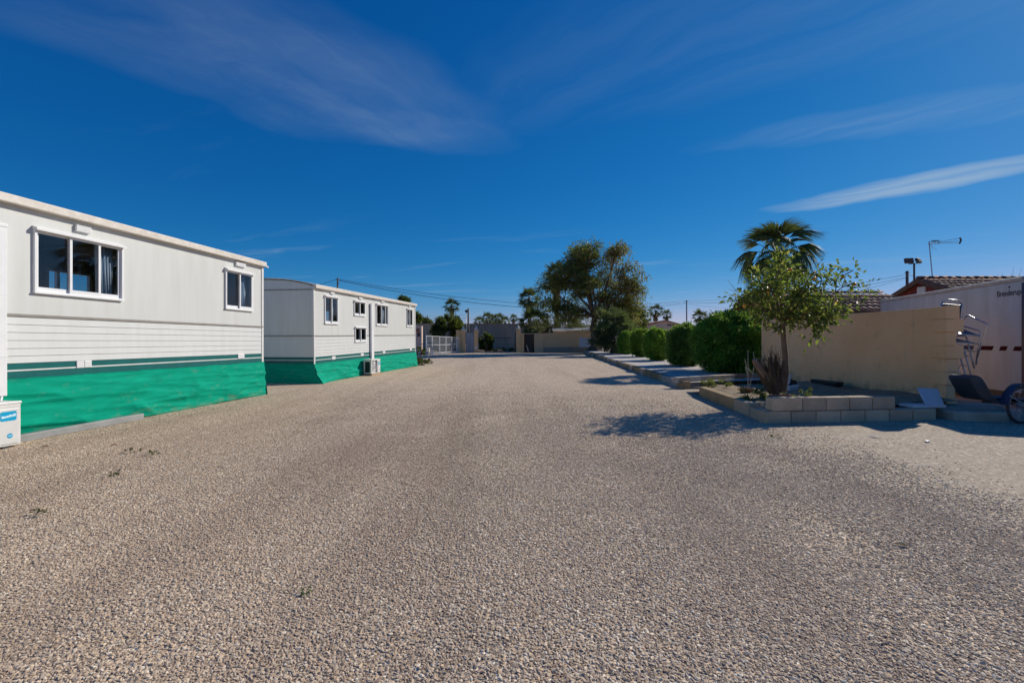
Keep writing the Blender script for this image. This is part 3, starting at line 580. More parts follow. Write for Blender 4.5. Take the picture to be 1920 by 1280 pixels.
# air conditioners: casing, coil side, round fan grille, print
def aircon(loc, rotz, label, timber):
    r = thing('air_conditioner', label, 'air conditioner', loc, (0, 0, rotz), 'outdoor air conditioner units'); Wd, D, Hh = .80, .30, .54; z0 = .06 if timber else .03
    # local x: along the wall, front face at y = -D
    m = MB(); m.box(0, Wd, -D, -D + .02, z0, z0 + Hh - .03)
    m = MB()
    for q in rect_minus(0, Wd, z0, z0 + Hh - .032, [(.05 + .44 * .0 + .03, .52, z0 + .035, z0 + Hh - .06)]): m.box(q[0], q[1], -D, -D + .02, q[2], q[3])
    m.box(Wd - .02, Wd, -D + .02, 0, z0, z0 + Hh - .032); m.box(0, Wd, -.02, 0, z0, z0 + Hh - .032) if False else None
    m.box(0, .02, -D + .02, -D + .06, z0, z0 + Hh - .032); m.box(0, .02, -.05, 0, z0, z0 + Hh - .032); m.box(0, .02, -D + .06, -.05, z0, z0 + .05); m.box(0, .02, -D + .06, -.05, z0 + Hh - .09, z0 + Hh - .032)
    m.box(.02, Wd - .02, -.02, 0, z0, z0 + Hh - .032); m.box(.02, Wd - .02, -D + .02, -.02, z0, z0 + .02)
    m.build('casing', 'offwhite', r, bev=.006)
    MB().box(-.008, Wd + .008, -D - .008, .008, z0 + Hh - .032, z0 + Hh).build('lid', 'offwhite', r, bev=.008)
    MB().box(.024, .04, -D + .03, -.03, z0 + .03, z0 + Hh - .06).build('coil', 'black', r)
    m = MB()
    for i in range(16): z = z0 + .06 + i * (Hh - .16) / 15; m.box(.006, .02, -D + .06, -.05, z, z + .004)
    m.build('side_guard', 'darkgrey', r)
    MB().box(.06, .54, -D + .06, -D + .07, z0 + .03, z0 + Hh - .05).build('fan_shroud', 'offwhite', r)
    cx, cz = .30, z0 + .255; g = MB()
    for k in range(9): rr = .035 + k * .0225; g.tube([(cx + rr * math.cos(a * math.pi / 14), -D + .006, cz + rr * math.sin(a * math.pi / 14)) for a in range(29)], .0028, 4, False)
    for k in range(8): a = k * math.pi / 4; g.tube([(cx, -D + .006, cz), (cx + .222 * math.cos(a), -D + .006, cz + .222 * math.sin(a))], .003, 4)
    g.build('fan_grille', 'white', r)
    m = MB()
    for k in range(3):
        a = k * 2.094; c, s_ = math.cos(a), math.sin(a); pts = [(.04, -.03), (.18, -.07), (.20, .06), (.05, .035)]
        m.face([(cx + x * c - y * s_, -D + .04 + .03 * (y > 0), cz + x * s_ + y * c) for x, y in pts])
    m.build('fan_blade', 'midgrey', r)
    p = MB(); p.box(.555, .775, -D - .012, -D - .0005, z0 + .025, z0 + Hh - .085); p = p.build('service_panel', 'offwhite', r, bev=.01)
    def rr(m, x0, x1, za, zb, rad, y):
        pts = []
        for (cxx, czz, a0) in ((x1 - rad, zb - rad, 0), (x0 + rad, zb - rad, 90), (x0 + rad, za + rad, 180), (x1 - rad, za + rad, 270)):
            for k in range(5): a = R(a0 + k * 22.5); pts.append((cxx + rad * math.cos(a), y, czz + rad * math.sin(a)))
        m.face(pts[::-1] if False else pts)
    m = MB(); rr(m, .575, .745, z0 + .31, z0 + .425, .02, -D - .0135); m.build('logo_patch', 'logo', p)
    m = MB()
    for k, (x, hgt, ww) in enumerate(((.585, .030, .032), (.612, .024, .026), (.636, .026, .030), (.662, .032, .026), (.684, .026, .030), (.708, .034, .028))): rr(m, x, x + ww, z0 + .345 + .003 * k, z0 + .345 + .003 * k + hgt, .010, -D - .015 - .0002 * k)
    m.build('logo_lettering', 'print_white', p)
    m = MB(); m.face([(.675 + .030 * math.cos(a * .393), -D - .0135, z0 + .125 + .030 * math.sin(a * .393)) for a in range(16)]); m.build('round_logo', 'logo', p)
    m = MB(); rr(m, .655, .695, z0 + .121, z0 + .13, .004, -D - .015); m.build('logo_lettering', 'print_white', p)
    for x in (.12, .62): MB().box(x, x + .06, -D + .01, -.01, .0 if not timber else .045, z0).build('foot', 'darkgrey', r)
    if timber:
        m = MB(); m.box(-.06, Wd + .06, -D - .05, -D + .06, -.02, .045); m.box(-.06, Wd + .06, -.09, .01, -.02, .045); m.build('timber_base', 'wood', r, bev=.005)
    return r
def on_wall(T, t, out, z=None):
    p = Vector((T.P0[0] + t * T.dx + out * T.dy, T.P0[1] + t * T.dy - out * T.dx, 0)); p.z = gz(p.y) if z is None else z; return p
t_ac, _ = T1.sz(-8, 800); ac1 = on_wall(T1, T1.sz(39, 800, -.42)[0] - .80, .12)
aircon(ac1, R(90) - T1.th, 'white air conditioner with cyan logo at the left edge on the gravel', False)
t2a = T2.sz(701, 690, -.45)[0]
aircon(on_wall(T2, t2a - .17, .13), R(90) - T2.th, 'small white air conditioner on a timber base below the thin white duct', True)
def duct(T, px0, px1, ytop, zbot, label, out0, out1):
    a, zt = T.sz(px0, ytop, -out1); b, _ = T.sz(px1, ytop, -out1)
    r = thing('cable_duct', label, 'cable duct', on_wall(T, 0, 0, T.z0), (0, -T.tilt, R(90) - T.th))
    zt -= 0; m = MB(); m.box(a, b, -out1, -out0, zbot, zt); m.build('duct_body', 'white', r, bev=.008); MB().box(a - .006, b + .006, -out1 - .006, -out0, zt, zt + .05).build('end_cap', 'white', r, bev=.01)
    for z in (zbot + .5, zbot + 1.3): MB().box(a - .004, b + .004, -out1 - .004, -out0, z, z + .012).build('joint_cover', 'white', r)
    MB().tube([((a + b) / 2, -.06, zbot), ((a + b) / 2 - .03, -.07, zbot - .1), ((a + b) / 2 + .02, -.1, zbot - .22)], .018, 6).build('pipe', 'white', r, True)
duct(T1, -2, 14, 424, .62, 'wide white cable duct on the nearest mobile home at left edge', .004, .085)
duct(T2, 697.6, 702, 571, .60 + .0, 'thin white cable duct running down between windows of farther mobile home', .02, .09)
# grey beam lying along the net
p0, p1 = on_wall(T1, -7.4, .10), on_wall(T1, -3.42, .13); d = (p1 - p0).normalized(); n_ = Vector((d.y, -d.x, 0))
bm_ = MB().hexa([p0, p0 + n_ * .10, p1 + n_ * .10, p1], [q + Vector((0, 0, .095)) for q in (p0, p0 + n_ * .10, p1 + n_ * .10, p1)])
tag(bm_.build('beam', 'beam', None, bev=.008), 'long grey beam lying on gravel against the green net', 'beam')

# ------------------------------------------------------------------ block planter, kerbs, garden wall
def oriented(m, c, d, L, Wd, z0, z1, tw=0.0):      # box centred at c (x, y), long axis d
    d = Vector((d[0], d[1], 0)).normalized(); n = Vector((-d.y, d.x, 0)); c = Vector((c[0], c[1], 0))
    q = [c - d * L / 2 - n * Wd / 2, c + d * L / 2 - n * Wd / 2, c + d * L / 2 + n * Wd / 2, c - d * L / 2 + n * Wd / 2]
    return m.hexa([(p.x, p.y, z0) for p in q], [(p.x, p.y, z1) for p in q])
def rough_block(name, mat, parent, L, Wd, Hh, loc, ang, seed, amp=.006, tilt=0.0):
    bm = bmesh.new(); bmesh.ops.create_cube(bm, size=1.0)
    for v in bm.verts: v.co = Vector((v.co.x * L, v.co.y * Wd, (v.co.z + .5) * Hh))
    bmesh.ops.bevel(bm, geom=bm.edges[:], offset=.008, segments=1, affect='EDGES')
    for v in bm.verts: v.co += Vector((mnoise.noise(v.co * 7 + Vector((seed, 0, 0))), mnoise.noise(v.co * 7 + Vector((0, seed, 3))), mnoise.noise(v.co * 7 + Vector((5, 0, seed))))) * amp
    me = bpy.data.meshes.new(name); bm.to_mesh(me); bm.free(); me.materials.append(MAT[mat])
    o = link(name, me, parent, loc); o.rotation_euler = (jit(tilt), jit(tilt), ang); return o
A = gp(1437, 794); Bq = gp(1757, 787); KF = gp(1311, 742)
planter = thing('block_planter', 'low grey concrete block planter around the citrus tree', 'planter', (0, 0, 0))
d = (Bq - A); d.z = 0; LN = d.length; d.normalize(); n_ = Vector((-d.y, d.x, 0)); ang = math.atan2(d.y, d.x); g0 = gz(7.7)
BL = LN / 7.0
for i in range(7):
    c = A + d * (BL * (i + .5)) + n_ * .10
    rough_block('block', 'block', planter, BL - .012, .19, .205, (c.x, c.y, g0 - .02), ang + jit(.006), i * 3.1)
Xl = A + d * ((1449 - 1437) / 46.0 * BL)
for i in range(5):
    s_ = (.0, .52, .41, .41, .41)[i]; c = Xl + d * (.26 + (0 if i == 0 else .26 + .205 + (i - 1) * .412)) + n_ * .10
    rough_block('block', 'block', planter, (.51 if i == 0 else .40), .19, .205, (c.x, c.y, g0 + .193), ang + jit(.008), 20 + i * 2.7)
kd = (A - KF); kd.z = 0; KL = kd.length; kd.normalize(); kang = math.atan2(kd.y, kd.x); kn = Vector((-kd.y, kd.x, 0))
for (f0, f1, hh) in ((0, .60, .27), (.605, .815, .27), (.82, .93, .22), (.935, .985, .15)):
    c = KF + kd * KL * (f0 + f1) / 2 + kn * .09
    rough_block('block', 'kerb' if f0 == 0 else 'block', planter, KL * (f1 - f0) - .012, .18, hh, (c.x, c.y, gz(c.y) - .05), kang + jit(.01), 40 + f0 * 10, .01)
# soil sheet inside the planter
W0 = Vector((8.05, 8.62, 0)); W1 = Vector((7.74, 14.4, 0))
def soil_z(x, y): return gz(y) + .20 + .05 * mnoise.noise((x * 1.3, y * 1.3, 2)) + .02 * mnoise.noise((x * 6, y * 6, 5)) + .10 * max(0, (x - 6.6)) * .35
m = MB(); NX, NY = 44, 44
pA = A + n_ * .15 + d * .1; pB = Vector((8.06, 8.35, 0)); pC = Vector((7.9, 12.85, 0)); pD = KF + Vector((.12, .9, 0))
for j in range(NY + 1):
    for i in range(NX + 1):
        u, v = i / NX, j / NY; p = (pA * (1 - u) + pB * u) * (1 - v) + (pD * (1 - u) + pC * u) * v
        m.v.append((p.x, p.y, soil_z(p.x, p.y) - .10 * max(0, 1 - u * 14) * (0 if j > 30 else 1) - .12 * max(0, v - .86) / .14))
m.f = [(j * (NX + 1) + i, j * (NX + 1) + i + 1, (j + 1) * (NX + 1) + i + 1, (j + 1) * (NX + 1) + i) for j in range(NY) for i in range(NX)]
tag(m.build('planter_soil', 'soil', None, True), 'bare sandy soil inside the block planter', None, None, 'structure')

# cream garden wall, toothed near end
gw = thing('garden_wall', 'cream rendered garden wall with stepped blocks at its near end', 'wall', (0, 0, 0))
wd = (W1 - W0).normalized(); wn_ = Vector((wd.y, -wd.x, 0))       # wn_ points right
TOPZ = 1.965
q0 = W0 + wd * .02; q = [q0, q0 + wn_ * .2, W1 + wn_ * .2, W1]
MB().hexa([(p.x, p.y, 0.0) for p in q], [(p.x, p.y, TOPZ) for p in q]).build('wall', 'render', gw, bev=.006)
offs = (.02, .09, -.045, .09, .0, .045, -.06, -.02); zz = TOPZ + .012
for i in range(8):
    hh = .245; w_ = .25 + offs[i]; f_ = .012 if i % 2 else 0.0; ext = .30 if i % 2 else .22
    c0 = W0 - Vector((0.012 + f_, 0, 0)) - wd * (.03 + f_ * 1.5)
    q = [c0, c0 + Vector((w_, .02, 0)), c0 + Vector((w_, .02, 0)) + wd * .24, c0 + wd * ext]
    MB().hexa([(p.x, p.y, zz - hh + .006) for p in q], [(p.x, p.y, zz) for p in q]).build('quoin_block', 'render', gw, bev=.008); zz -= hh
# ledge beside it
lp = gp(1792, 790)
m = MB(); nx, ny = 24, 10; x0, x1, y0, y1 = 7.28, 8.16, 7.55, 8.6
m = MB()
poly = [(7.26, 7.62), (7.6, 7.57), (8.02, 7.52), (8.16, 7.62), (8.9, 8.4), (8.9, 9.9), (8.33, 9.9), (8.33, 8.62), (8.06, 8.58), (7.5, 8.5), (7.3, 8.3)]
tag(m.prism(poly, -.02, .17).build('concrete_ledge', 'ledge', None, bev=.03, seg=3), 'low rough concrete ledge at the foot of the cream wall end', 'ledge')

# long garden bed with stone kerb, pale gravel on top
K0 = gp(1281, 729); K1 = Vector((6.75, 43.5, 0))
kerb = thing('garden_kerb', 'long weathered stone kerb along the pale gravel bed', 'kerb', (0, 0, 0))
d = K1 - K0; d.z = 0; LL = d.length; d.normalize(); ang = math.atan2(d.y, d.x); n_ = Vector((d.y, -d.x, 0)); pos = 0.0; i = 0
while pos < LL:
    L_ = rnd.choice((.36, .42, .5, .62)); c = K0 + d * (pos + L_ / 2) + n_ * .09; hh = .235 + jit(.015) + (.06 if c.y > 30 else 0)
    rough_block('kerb_stone', rnd.choice(('kerb', 'kerb', 'kerb_c')), kerb, L_ - .012, .20, hh, (c.x + jit(.008), c.y, gz(c.y) - .03), ang + jit(.015), i * 1.7, .012, .01); pos += L_; i += 1
BEDZ = .17
poly = [K0 + n_ * .1 + d * .05, Vector((9.6, 13.9, 0)), Vector((10.6, 30, 0)), Vector((11.5, 45.2, 0)), K1 + Vector((.1, 1.4, 0))]
m = MB(); ny, nx = 40, 14
for j in range(ny + 1):
    v_ = j / ny; a = K0 + n_ * .1 + d * (.05 + (LL + .8) * v_); b = Vector((9.6 + 2.0 * v_, 13.6 + 31.6 * v_, 0))
    for i in range(nx + 1):
        u = i / nx; p = a * (1 - u) + b * u; m.v.append((p.x, p.y, gz(p.y) + BEDZ + .03 * mnoise.noise((p.x * .8, p.y * .8, 7)) + .10 * max(0, (p.y - 25) / 20)))
m.f = [(j * (nx + 1) + i, j * (nx + 1) + i + 1, (j + 1) * (nx + 1) + i + 1, (j + 1) * (nx + 1) + i) for j in range(ny) for i in range(nx)]
tag(m.build('gravel_bed', 'bedgravel', None, True), 'raised bed topped with pale gravel under the shrubs', None, None, 'structure')
edge = thing('garden_edging', 'two-course stone edging at the near end of the gravel bed', 'edging', (0, 0, 0))
E0 = K0 + Vector((-.02, .10, 0)); E1 = Vector((7.85, 14.3, 0)); d = (E1 - E0).normalized(); ang = math.atan2(d.y, d.x); n_ = Vector((-d.y, d.x, 0))
for row in range(2):
    pos = .22 if row == 0 else -.12; i = 0
    while pos < (E1 - E0).length - .2:
        L_ = rnd.choice((.36, .42, .42, .5)); c = E0 + d * (pos + L_ / 2) + n_ * (.10 * row)
        rough_block('edging_stone', rnd.choice(('kerb_a', 'kerb_a', 'kerb_b', 'kerb_c')) if i else 'kerb_c', edge, L_ - .012, .20, .155, (c.x, c.y, gz(c.y) - .01 + row * .158), ang + jit(.02), 70 + row * 9 + i * 1.3, .012, .012); pos += L_; i += 1

# ------------------------------------------------------------------ vegetation
def leafmesh(name, pos, dirs, lens, wids, tints, mat, fold=.25, droop=0.0):
    # each leaf: 6 vertices, 2 quads folded along the midrib
    pos = np.asarray(pos, float); dirs = np.asarray(dirs, float); dirs /= np.linalg.norm(dirs, axis=1)[:, None] + 1e-9; n = len(pos)
    rng = np.random.default_rng(5); up = rng.normal(size=(n, 3)) * .6 + np.array([0, 0, 1.0]); side = np.cross(dirs, up); side /= np.linalg.norm(side, axis=1)[:, None] + 1e-9; nor = np.cross(side, dirs)
    L = np.asarray(lens)[:, None]; Wd = np.asarray(wids)[:, None]
    base = pos; mid = pos + dirs * L * .5 + nor * 0; tip = pos + dirs * L - np.array([0, 0, 1.0]) * L * droop
    l = mid + side * Wd * .5 + nor * Wd * fold; r = mid - side * Wd * .5 + nor * Wd * fold
    V = np.stack([base, l, tip, r], 1).reshape(-1, 3); idx = (np.arange(n) * 4)[:, None]
    FA = np.concatenate([idx + np.array([[0, 1, 2]]), idx + np.array([[0, 2, 3]])], 1).reshape(-1, 3)
    me = bpy.data.meshes.new(name); me.vertices.add(len(V)); me.vertices.foreach_set('co', V.ravel()); me.loops.add(FA.size); me.loops.foreach_set('vertex_index', FA.ravel().astype(np.int32))
    me.polygons.add(len(FA)); me.polygons.foreach_set('loop_start', (np.arange(len(FA)) * 3).astype(np.int32)); me.polygons.foreach_set('loop_total', np.full(len(FA), 3, np.int32)); me.update(calc_edges=True)
    a = me.attributes.new('tint', 'FLOAT_COLOR', 'POINT'); c = np.concatenate([np.repeat(np.asarray(tints), 4, 0), np.ones((n * 4, 1))], 1); a.data.foreach_set('color', c.ravel()); me.materials.append(MAT[mat]); return me
def palette(rng, n, cols, w=None, spread=.25):
    cols = np.array(cols); k = rng.choice(len(cols), n, p=w); t = cols[k] * (1 + rng.normal(size=(n, 1)) * spread).clip(.4, 1.9); return t.clip(.004, .9)
def shrub(name, label, loc, rx, ry, rz, n, leaf, cols, seed, cat='shrub', group=None, mat='leaf', clumps=90, w=None, upward=.5, boxy=3.0, stems=True, barkmat='greybark', shell=.62, low=.06, tight=False):
    rng = np.random.default_rng(seed); r = thing(name, label, cat, loc, (0, 0, 0), group); n = int(n * (1.7 if rx > .5 else 1))
    # clump centres fill a rounded, uneven body
    C = []
    while len(C) < clumps:
        p = rng.uniform(-1, 1, 3)
        rad = (abs(p[0]) ** boxy + abs(p[1]) ** boxy + abs(p[2]) ** boxy) ** (1 / boxy)
        if rad > 1: continue
        if rad < shell and rng.random() > .25: continue
        C.append(p)
    C = np.array(C); bump_ = 1 + .13 * rng.normal(size=(clumps, 1)); C = C * bump_
    k = rng.integers(0, clumps, n); cs = .26 * rng.uniform(.6, 1.3, clumps)
    P = C[k] + rng.normal(size=(n, 3)) * cs[k][:, None] * .40
    if tight:
        D0 = rng.normal(size=(n, 3)); D0 /= np.linalg.norm(D0, axis=1)[:, None]; b_ = 2.35
        sup = (np.abs(D0) ** b_).sum(1) ** (-1 / b_); lump = np.array([mnoise.noise((d_[0] * 2.6 + seed, d_[1] * 2.6, d_[2] * 2.6)) for d_ in D0])
        rad_ = np.where(rng.random(n) < .80, 1 - np.abs(rng.normal(size=n)) * .08 + (rng.random(n) < .18) * rng.random(n) * .09, rng.random(n) ** .4 * .95) * (1 + .24 * lump) * sup
        P = D0 * rad_[:, None]; C = np.concatenate([C[:1], D0 * .9]); k = np.arange(n) + 1
    P[:, 2] = np.maximum(P[:, 2], -1 + low + rng.random(n) * .08)
    out = C[k] + rng.normal(size=(n, 3)) * .55; out[:, 2] += upward
    if tight: out = D0 * .45 + rng.normal(size=(n, 3)) * .75; out[:, 2] += .25
    pos = P * np.array([rx, ry, rz]) + np.array([0, 0, rz])
    tone = (.75 + .5 * rng.random(clumps))[k][:, None] if not tight else (.8 + .5 * (lump + .5))[:, None]
    T = palette(rng, n, cols, w) * tone; L = leaf[0] * rng.uniform(.6, 1.25, n); Wd = L * leaf[1]
    link('foliage', leafmesh('foliage', pos, out * np.array([1, 1, 1]), L, Wd, T, mat, .2, .15), r)
    if stems:
        m = MB()
        for i in range(9):
            a = i * 2.4 + seed; t = Vector((math.cos(a) * rx * .55, math.sin(a) * ry * .55, rz * 1.5)); m.tube([(.12 * math.cos(a) * rx, .12 * math.sin(a) * ry, -.05), t * .5 + Vector((jit(.05), jit(.05), 0)), t], [.03, .02, .008], 5)
        m.build('stem', barkmat, r, True)
    return r
OLE = [(.075, .18, .022), (.125, .29, .032), (.21, .41, .045), (.36, .52, .09)]
GRP = 'clipped shrubs along the gravel bed'
def bz(y): return gz(y) + BEDZ + .10 * max(0, (y - 25) / 20)
shrub('oleander_shrub', 'largest bright green shrub, nearest to the cream wall', (7.70, 16.3, bz(16.3)), 1.20, 1.2, 1.03, 24000, (.135, .24), OLE, 11, group=GRP, clumps=170, mat='glossleaf', w=[.35, .35, .22, .08], tight=True)
for i, (x, y, rx, rz, lab, cols, n) in enumerate(((7.66, 20.6, .74, .90, 'rounded green shrub just behind the largest shrub', [(.065, .15, .03), (.105, .22, .04), (.18, .31, .065)], 13000),
        (8.0, 25.6, .68, .86, 'third clipped shrub from the cream wall, middle of the row', OLE, 10000), (8.44, 30.3, .68, .90, 'yellowish green clipped shrub, second from the far end of row', [(.08, .17, .016), (.13, .25, .022), (.22, .34, .04)], 8500),
        (8.52, 34.6, .58, .86, 'farthest small clipped green shrub of the row', OLE, 6500))):
    shrub('clipped_shrub', lab, (x, y, bz(y)), rx, rx * 1.1, rz, n, (.12, .30), cols, 20 + i, group=GRP, clumps=110, mat='glossleaf', tight=True)
shrub('tall_oleander', 'tall grey-green bush between the big tree and the row of shrubs', (8.15, 36.6, bz(36)), 1.62, 1.5, 1.62, 16000, (.20, .22), [(.05, .075, .042), (.08, .11, .06), (.13, .17, .10), (.24, .27, .19)], 31, clumps=120, w=[.4, .35, .18, .07], boxy=2.0)
# bushes beyond the fence and gate
shrub('round_bush', 'big round dark green bush behind the white mesh fence', (-7.15, 52, gz(52)), 1.75, 1.6, 1.95, 13000, (.26, .3), [(.025, .042, .015), (.045, .065, .02), (.09, .11, .03), (.16, .17, .05)], 41, clumps=110, w=[.4, .35, .18, .07], boxy=2.1)
shrub('gate_bush', 'green bush seen through the open gateway', (-2.75, 49.5, gz(49)), .75, .7, .95, 4500, (.17, .3), [(.03, .05, .015), (.055, .075, .022), (.11, .125, .04)], 42, clumps=60, boxy=2.0)
shrub('weed_clump', 'low weeds along the bare soil inside the gateway', (-1.0, 49.8, gz(49)), 1.2, .5, .20, 1800, (.12, .2), [(.07, .085, .03), (.13, .14, .06), (.2, .19, .1)], 43, stems=False, clumps=40)
# yard plants by the farther mobile home
pw = gp(789, 684)
shrub('ground_plant', 'low dark spiky plant at the far corner of the farther mobile home', (pw.x, pw.y, pw.z), .40, .32, .14, 1500, (.16, .12), [(.03, .045, .02), (.06, .07, .03), (.1, .1, .05)], 51, stems=False, clumps=30, upward=1.2)
pw2 = gp(786, 679)
shrub('leggy_plant', 'thin stemmed plant with a dark leafy head beside the farther mobile home', (pw2.x, pw2.y + .5, pw2.z + .42), .26, .26, .22, 700, (.10, .4), [(.03, .045, .02), (.05, .065, .03)], 52, clumps=20, stems=False, cat='plant')
m = MB();
for a in range(4): m.tube([(.03 * a - .05, .02 * a, -.45), (.02 * math.sin(a), .03 * math.cos(a * 2), -.1), (.12 * math.cos(a * 1.7), .1 * math.sin(a * 1.7), .22)], [.012, .01, .006], 5)
m.build('stem', 'bark', bpy.data.objects['leggy_plant'], True)
shrub('ground_plant', 'tiny weed at the foot of the white garden lamp', (gp(805, 682).x, gp(805, 682).y, gp(805, 682).z), .16, .1, .07, 300, (.08, .2), [(.04, .05, .025), (.08, .08, .04)], 53, stems=False, clumps=12, upward=1.0)
# distant trees behind the farther mobile home
def smalltree(label, px, py, y, rx, rz, seed, cols, n=3500):
    p = at(px, py, y); t = thing('distant_tree', label, 'tree', (p.x, y, gz(y)), (0, 0, 0), 'distant trees'); rng = np.random.default_rng(seed)
    cl = rng.normal(size=(40, 3)); cl /= np.linalg.norm(cl, axis=1)[:, None]; cl *= rng.uniform(.3, 1, (40, 1)); k = rng.integers(0, 40, n); P = (cl[k] + rng.normal(size=(n, 3)) * .2) * np.array([rx, rx, rz]) + np.array([0, 0, p.z - gz(y)])
    link('crown', leafmesh('crown', P, rng.normal(size=(n, 3)), .4 * rng.uniform(.6, 1.2, n), .16 * rng.uniform(.6, 1.2, n), palette(rng, n, cols) * (.7 + .6 * rng.random(40))[k][:, None], 'leaf'), t)
    MB().tube([(0, 0, -.1), (.1, 0, (p.z - gz(y)) * .5), (0, .1, p.z - gz(y))], [.16, .12, .06], 7).build('trunk', 'bark', t, True)
DK = [(.02, .035, .014), (.035, .055, .02), (.06, .08, .03)]
smalltree('dark tree just past the far end of the farther mobile home', 781, 597, 72, .75, 1.0, 61, DK); smalltree('dark rounded treetop above the grey shed at its left end', 799, 606, 78, 1.0, .7, 62, DK)
smalltree('dark treetop peeking over the roof of the farther mobile home', 757, 566, 70, .9, .8, 63, DK)

# palms
def frond_mesh(name, mat, pet, rad, nl, spread, droop, seed):
    rr = random.Random(seed); m = MB(); m.tube([(0, 0, 0), (pet * .5, 0, .02), (pet, 0, 0)], [.022, .016, .012], 4)
    for i in range(nl):
        a = R(-spread / 2 + spread * i / (nl - 1)) + rr.uniform(-.03, .03); Lr = rad * (.72 + .28 * math.cos(a * .8)) * rr.uniform(.9, 1.05); ca, sa = math.cos(a), math.sin(a)
        zs = lambda q: -droop * Lr * q ** 2.4 - .22 * Lr * abs(math.sin(a)) * q + .05 * Lr * q
        pts = [(0, .015), (.45, .052), (.72, .036), (1.0, .004)]; L_, R_ = [], []
        for q, w in pts:
            x, y = pet + ca * Lr * q * (1 - .25 * droop * q), sa * Lr * q * (1 - .2 * droop * q); w *= rad * min(1.0, 17 / nl)
            L_.append((x - sa * w, y + ca * w, zs(q))); R_.append((x + sa * w, y - ca * w, zs(q) - .012 * rad))
        for k in range(3): m.face([L_[k], R_[k], R_[k + 1], L_[k + 1]])
    return m.mesh(name, mat, False)
FP = [frond_mesh('frond', 'frond', .95, 1.0, 25, 125, .45, 11), frond_mesh('frond', 'frond', 1.0, 1.05, 25, 112, .85, 12), frond_mesh('frond', 'frond', .95, 1.0, 23, 110, 1.2, 13)]
FM = [frond_mesh('frond', 'frond', .75, .85, 21, 200, .10, 1), frond_mesh('frond', 'frond', .85, .9, 21, 200, .35, 2), frond_mesh('frond', 'frond', .8, .85, 19, 190, .7, 3)]
DM = [frond_mesh('dry_frond', 'dryfrond', .45, .85, 13, 110, .25, 4), frond_mesh('dry_frond', 'dryfrond', .4, .75, 13, 90, .1, 5)]
def palm(label, px, py, y, scale, nf, seed, ndry=0, skirt=1.0, trunk_r=.16, lowel=-38, group='fan palms', name='fan_palm', fm=None):
    rr = random.Random(seed); p = at(px, py, y); g = gz(y); r = thing(name, label, 'palm tree', (p.x, y, g), (0, 0, rr.uniform(0, 6)), group); h = p.z - g
    pts = []; rad = []
    for i in range(9): q = i / 8; pts.append((.06 * math.sin(q * 3 + seed), .06 * math.cos(q * 2 + seed), -.1 + (h + .1) * q)); rad.append(trunk_r * (1.25 - .3 * q) * (1 + .06 * math.sin(i * 2.7)))
    MB().tube(pts, rad, 10).build('trunk', 'palmbark', r, True)
    for i in range(nf):
        q = (i + .5) / nf; el = R(82 - (82 - lowel) * q ** .85 + rr.uniform(-7, 7)); az = i * 2.39996 + rr.uniform(-.2, .2)
        o = link('frond', (fm or FM)[0 if q < .35 else (1 if q < .7 else 2)], r, (pts[-1][0], pts[-1][1], h - .02)); o.rotation_euler = (Matrix.Rotation(az, 3, 'Z') @ Matrix.Rotation(-el, 3, 'Y') @ Matrix.Rotation(rr.uniform(-.35, .35), 3, 'X')).to_euler(); o.scale = [scale * rr.uniform(.9, 1.08)] * 3
    for i in range(ndry):
        q = (i + .5) / ndry; az = i * 2.39996 + 1; el = R(-62 - 22 * q + rr.uniform(-6, 6)); o = link('dry_frond', DM[i % 2], r, (0, 0, h - .05 - skirt * q)); o.rotation_euler = (Matrix.Rotation(az, 3, 'Z') @ Matrix.Rotation(-el, 3, 'Y')).to_euler(); o.scale = [scale * rr.uniform(.8, 1.05)] * 3
    return r
palm('large fan palm rising behind the citrus tree', 1458, 478, 20.5, .95, 34, 3, 8, .5, .17, -24, fm=FP)
palm('fan palm with dark crown above the round bush', 847, 574, 58, .76, 22, 5, 16, 1.0, .16)
palm('shaggy fan palm left of the big tree', 992, 560, 57, 1.08, 26, 6, 22, 1.6, .2)
palm('low spreading palm right of the gate pillars', 1001, 604, 51, 1.35, 34, 8, 8, .5, .2, -55)
palm('tall palm with thick hanging skirt against left side of big tree', 1043, 512, 52, 1.05, 30, 9, 60, 2.9, .26, -50)
palm('small palm half hidden behind grey bushes beside big tree', 1026, 588, 58, .55, 16, 10, 4, .5)
for i, (px, py, sc_, lab) in enumerate(((900, 603, .8, 'leftmost palm crown above the grey shed'), (913, 597, .95, 'second palm crown from left above the grey shed'), (924, 599, .85, 'third palm crown from left above the grey shed'), (935, 598, .85, 'fourth palm crown from left above the grey shed'), (947, 603, .8, 'fifth palm crown from left above the grey shed'), (963, 597, .66, 'rightmost palm crown above the grey shed'))):
    palm(lab, px, py, 80 + (i % 3) * 3, sc_, 20, 20 + i, 8, .8)
palm('taller of two palms behind the pinkish house', 1229, 583, 78, .98, 20, 31, 14, 1.0); palm('shorter palm right of the tall one behind pinkish house', 1250, 590, 80, .74, 18, 32, 12, .8)
palm('low palm crown left of the pinkish house roof', 1209, 607, 76, .7, 16, 33, 0); palm('palm standing right of the thin utility pole', 1312, 594, 62, .80, 22, 34, 12, .9)

